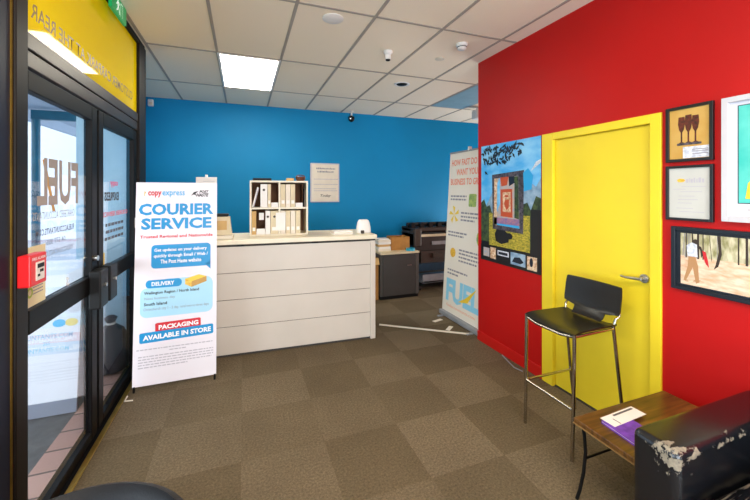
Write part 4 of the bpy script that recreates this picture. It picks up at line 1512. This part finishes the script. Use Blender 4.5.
MB().box(0, .25, 0, .075, 0, .0015).build('sheet', 'paper', lf2)
MB().box(.08, .235, .055, .066, .0016, .002).box(.05, .055, .005, .045, .0016, .002).build('printing', 'glass_text', lf2)

# ------------------------------------------------------------------ black leather sofa with worn arm
sf = thing('leather_sofa', 'worn black leather sofa with peeling arm in right corner', 'sofa', (1.51, .84, 0))


def rounded(x0, x1, y0, y1, z0, z1, bev, seg=5):
    return MB().box(x0, x1, y0, y1, z0, z1, bev, seg)


rounded(0, .845, 0, .172, .07, .63, .032).build('arm', 'worn_arm_leather', sf, smooth=True)
rounded(0, .845, -1.78, -1.608, .07, .63, .032).build('arm', 'black_leather', sf, smooth=True)
rounded(.03, .845, -1.606, -.002, .07, .33, .02, 3).build('seat_base', 'black_leather', sf, smooth=True)
rounded(.6, .85, -1.606, -.002, .335, .8, .06).build('backrest', 'black_leather', sf, smooth=True)


def cushion(x0, x1, y0, y1, z0, z1, dome, m):
    bb = bmesh.new()
    n = 18
    top, bot = [], []
    for i in range(n + 1):
        a, b_ = [], []
        for j in range(n + 1):
            u, v = i / n * 2 - 1, j / n * 2 - 1
            k = max(0, (1 - u ** 6)) ** .5 * max(0, (1 - v ** 6)) ** .5
            d = dome * (1 - u * u) * (1 - v * v)
            x, y = x0 + (x1 - x0) * i / n, y0 + (y1 - y0) * j / n
            zm = (z0 + z1) / 2
            a.append(bb.verts.new((x, y, zm + (z1 - zm) * k + d)))
            b_.append(bb.verts.new((x, y, zm - (zm - z0) * k)))
        top.append(a); bot.append(b_)
    for i in range(n):
        for j in range(n):
            bb.faces.new((top[i][j], top[i + 1][j], top[i + 1][j + 1], top[i][j + 1]))
            bb.faces.new((bot[i][j], bot[i][j + 1], bot[i + 1][j + 1], bot[i + 1][j]))
    bmesh.ops.remove_doubles(bb, verts=bb.verts, dist=.0005)
    bmesh.ops.recalc_face_normals(bb, faces=bb.faces)
    return MB().merge(bb).build('seat_cushion', m, sf, smooth=True)


cushion(.0, .6, -.803, -.004, .332, .46, .075, 'worn_seat_leather')
cushion(.0, .6, -1.604, -.805, .332, .46, .075, 'black_leather')
for x in (.05, .78):
    for y in (.1, -1.72):
        MB().cyl((x, y, 0), (x, y, .07), .02, .026).build('foot', 'black_plastic', sf)

# ------------------------------------------------------------------ tub chair whose rim enters the frame at the bottom
tc_ = thing('tub_chair', 'black leather tub chair, only its curved rim in view at bottom', 'chair', (-.425, .96, 0), R(0))
bb = bmesh.new()
N = 36
secs = []
for k in range(N + 1):
    a = R(-55) + R(290) * k / N
    e = min(k, N - k) / 6
    zt = .74 - .05 * max(0, 1 - e) ** 2
    ro, ri = .33, .265
    pr = [(ri + .02, .36), (ri, .5), (ri, zt - .04), (ri + .012, zt - .012), ((ro + ri) / 2, zt), (ro - .012, zt - .012), (ro, zt - .04), (ro - .01, .4), (ro - .03, .12), (ri + .03, .12)]
    secs.append([bb.verts.new((r * math.cos(a), r * math.sin(a), z)) for r, z in pr])
n = len(secs[0])
for k in range(N):
    for i in range(n):
        bb.faces.new((secs[k][i], secs[k][(i + 1) % n], secs[k + 1][(i + 1) % n], secs[k + 1][i]))
bb.faces.new(secs[0]); bb.faces.new(secs[-1][::-1])
bmesh.ops.recalc_face_normals(bb, faces=bb.faces)
MB().merge(bb).build('shell', 'black_leather', tc_, smooth=True)
MB().lathe([(.2, .12), (.262, .14), (.262, .40), (.24, .43), (.1, .445), (.02, .447)]).build('seat_cushion', 'black_leather', tc_, smooth=True)
for a in (45, 135, 225, 315):
    MB().cyl((.2 * math.cos(R(a)), .2 * math.sin(R(a)), 0), (.2 * math.cos(R(a)), .2 * math.sin(R(a)), .1195), .016, .022).build('leg', 'black_plastic', tc_, smooth=True)

# ------------------------------------------------------------------ bits on the floor
dd = Vector((2.317 - 1.522, 3.318 - 3.99, 0))
tag(MB().box(0, dd.length, -.011, .011, 0, .014, .003).build('floor_batten', 'off_white', loc=(1.535, 3.98, .0005)), 'long pale batten lying on carpet right of counter', 'batten')
bpy.data.objects['floor_batten'].rotation_euler = (0, 0, math.atan2(dd.y, dd.x) * .9)
for x, y, a, lab in ((2.27, 3.87, 15, 'cream paper scrap on carpet at left foot of cream banner'), (2.27, 3.6, 40, 'white paper scrap on carpet nearer the red wall end')):
    o = MB().box(-.07, .07, -.025, .025, 0, .002).build('paper_scrap', 'paper_warm', loc=(x, y, .0005))
    o.rotation_euler = (0, 0, R(a))
    tag(o, lab, 'paper')
tag(MB().tube([(2.375, 2.82, .006), (2.34, 2.7, .006), (2.31, 2.58, .006), (2.33, 2.5, .006)], .005, 8).build('floor_cable', 'plotter_tray', smooth=True), 'short grey cable on carpet at foot of red wall', 'cable')
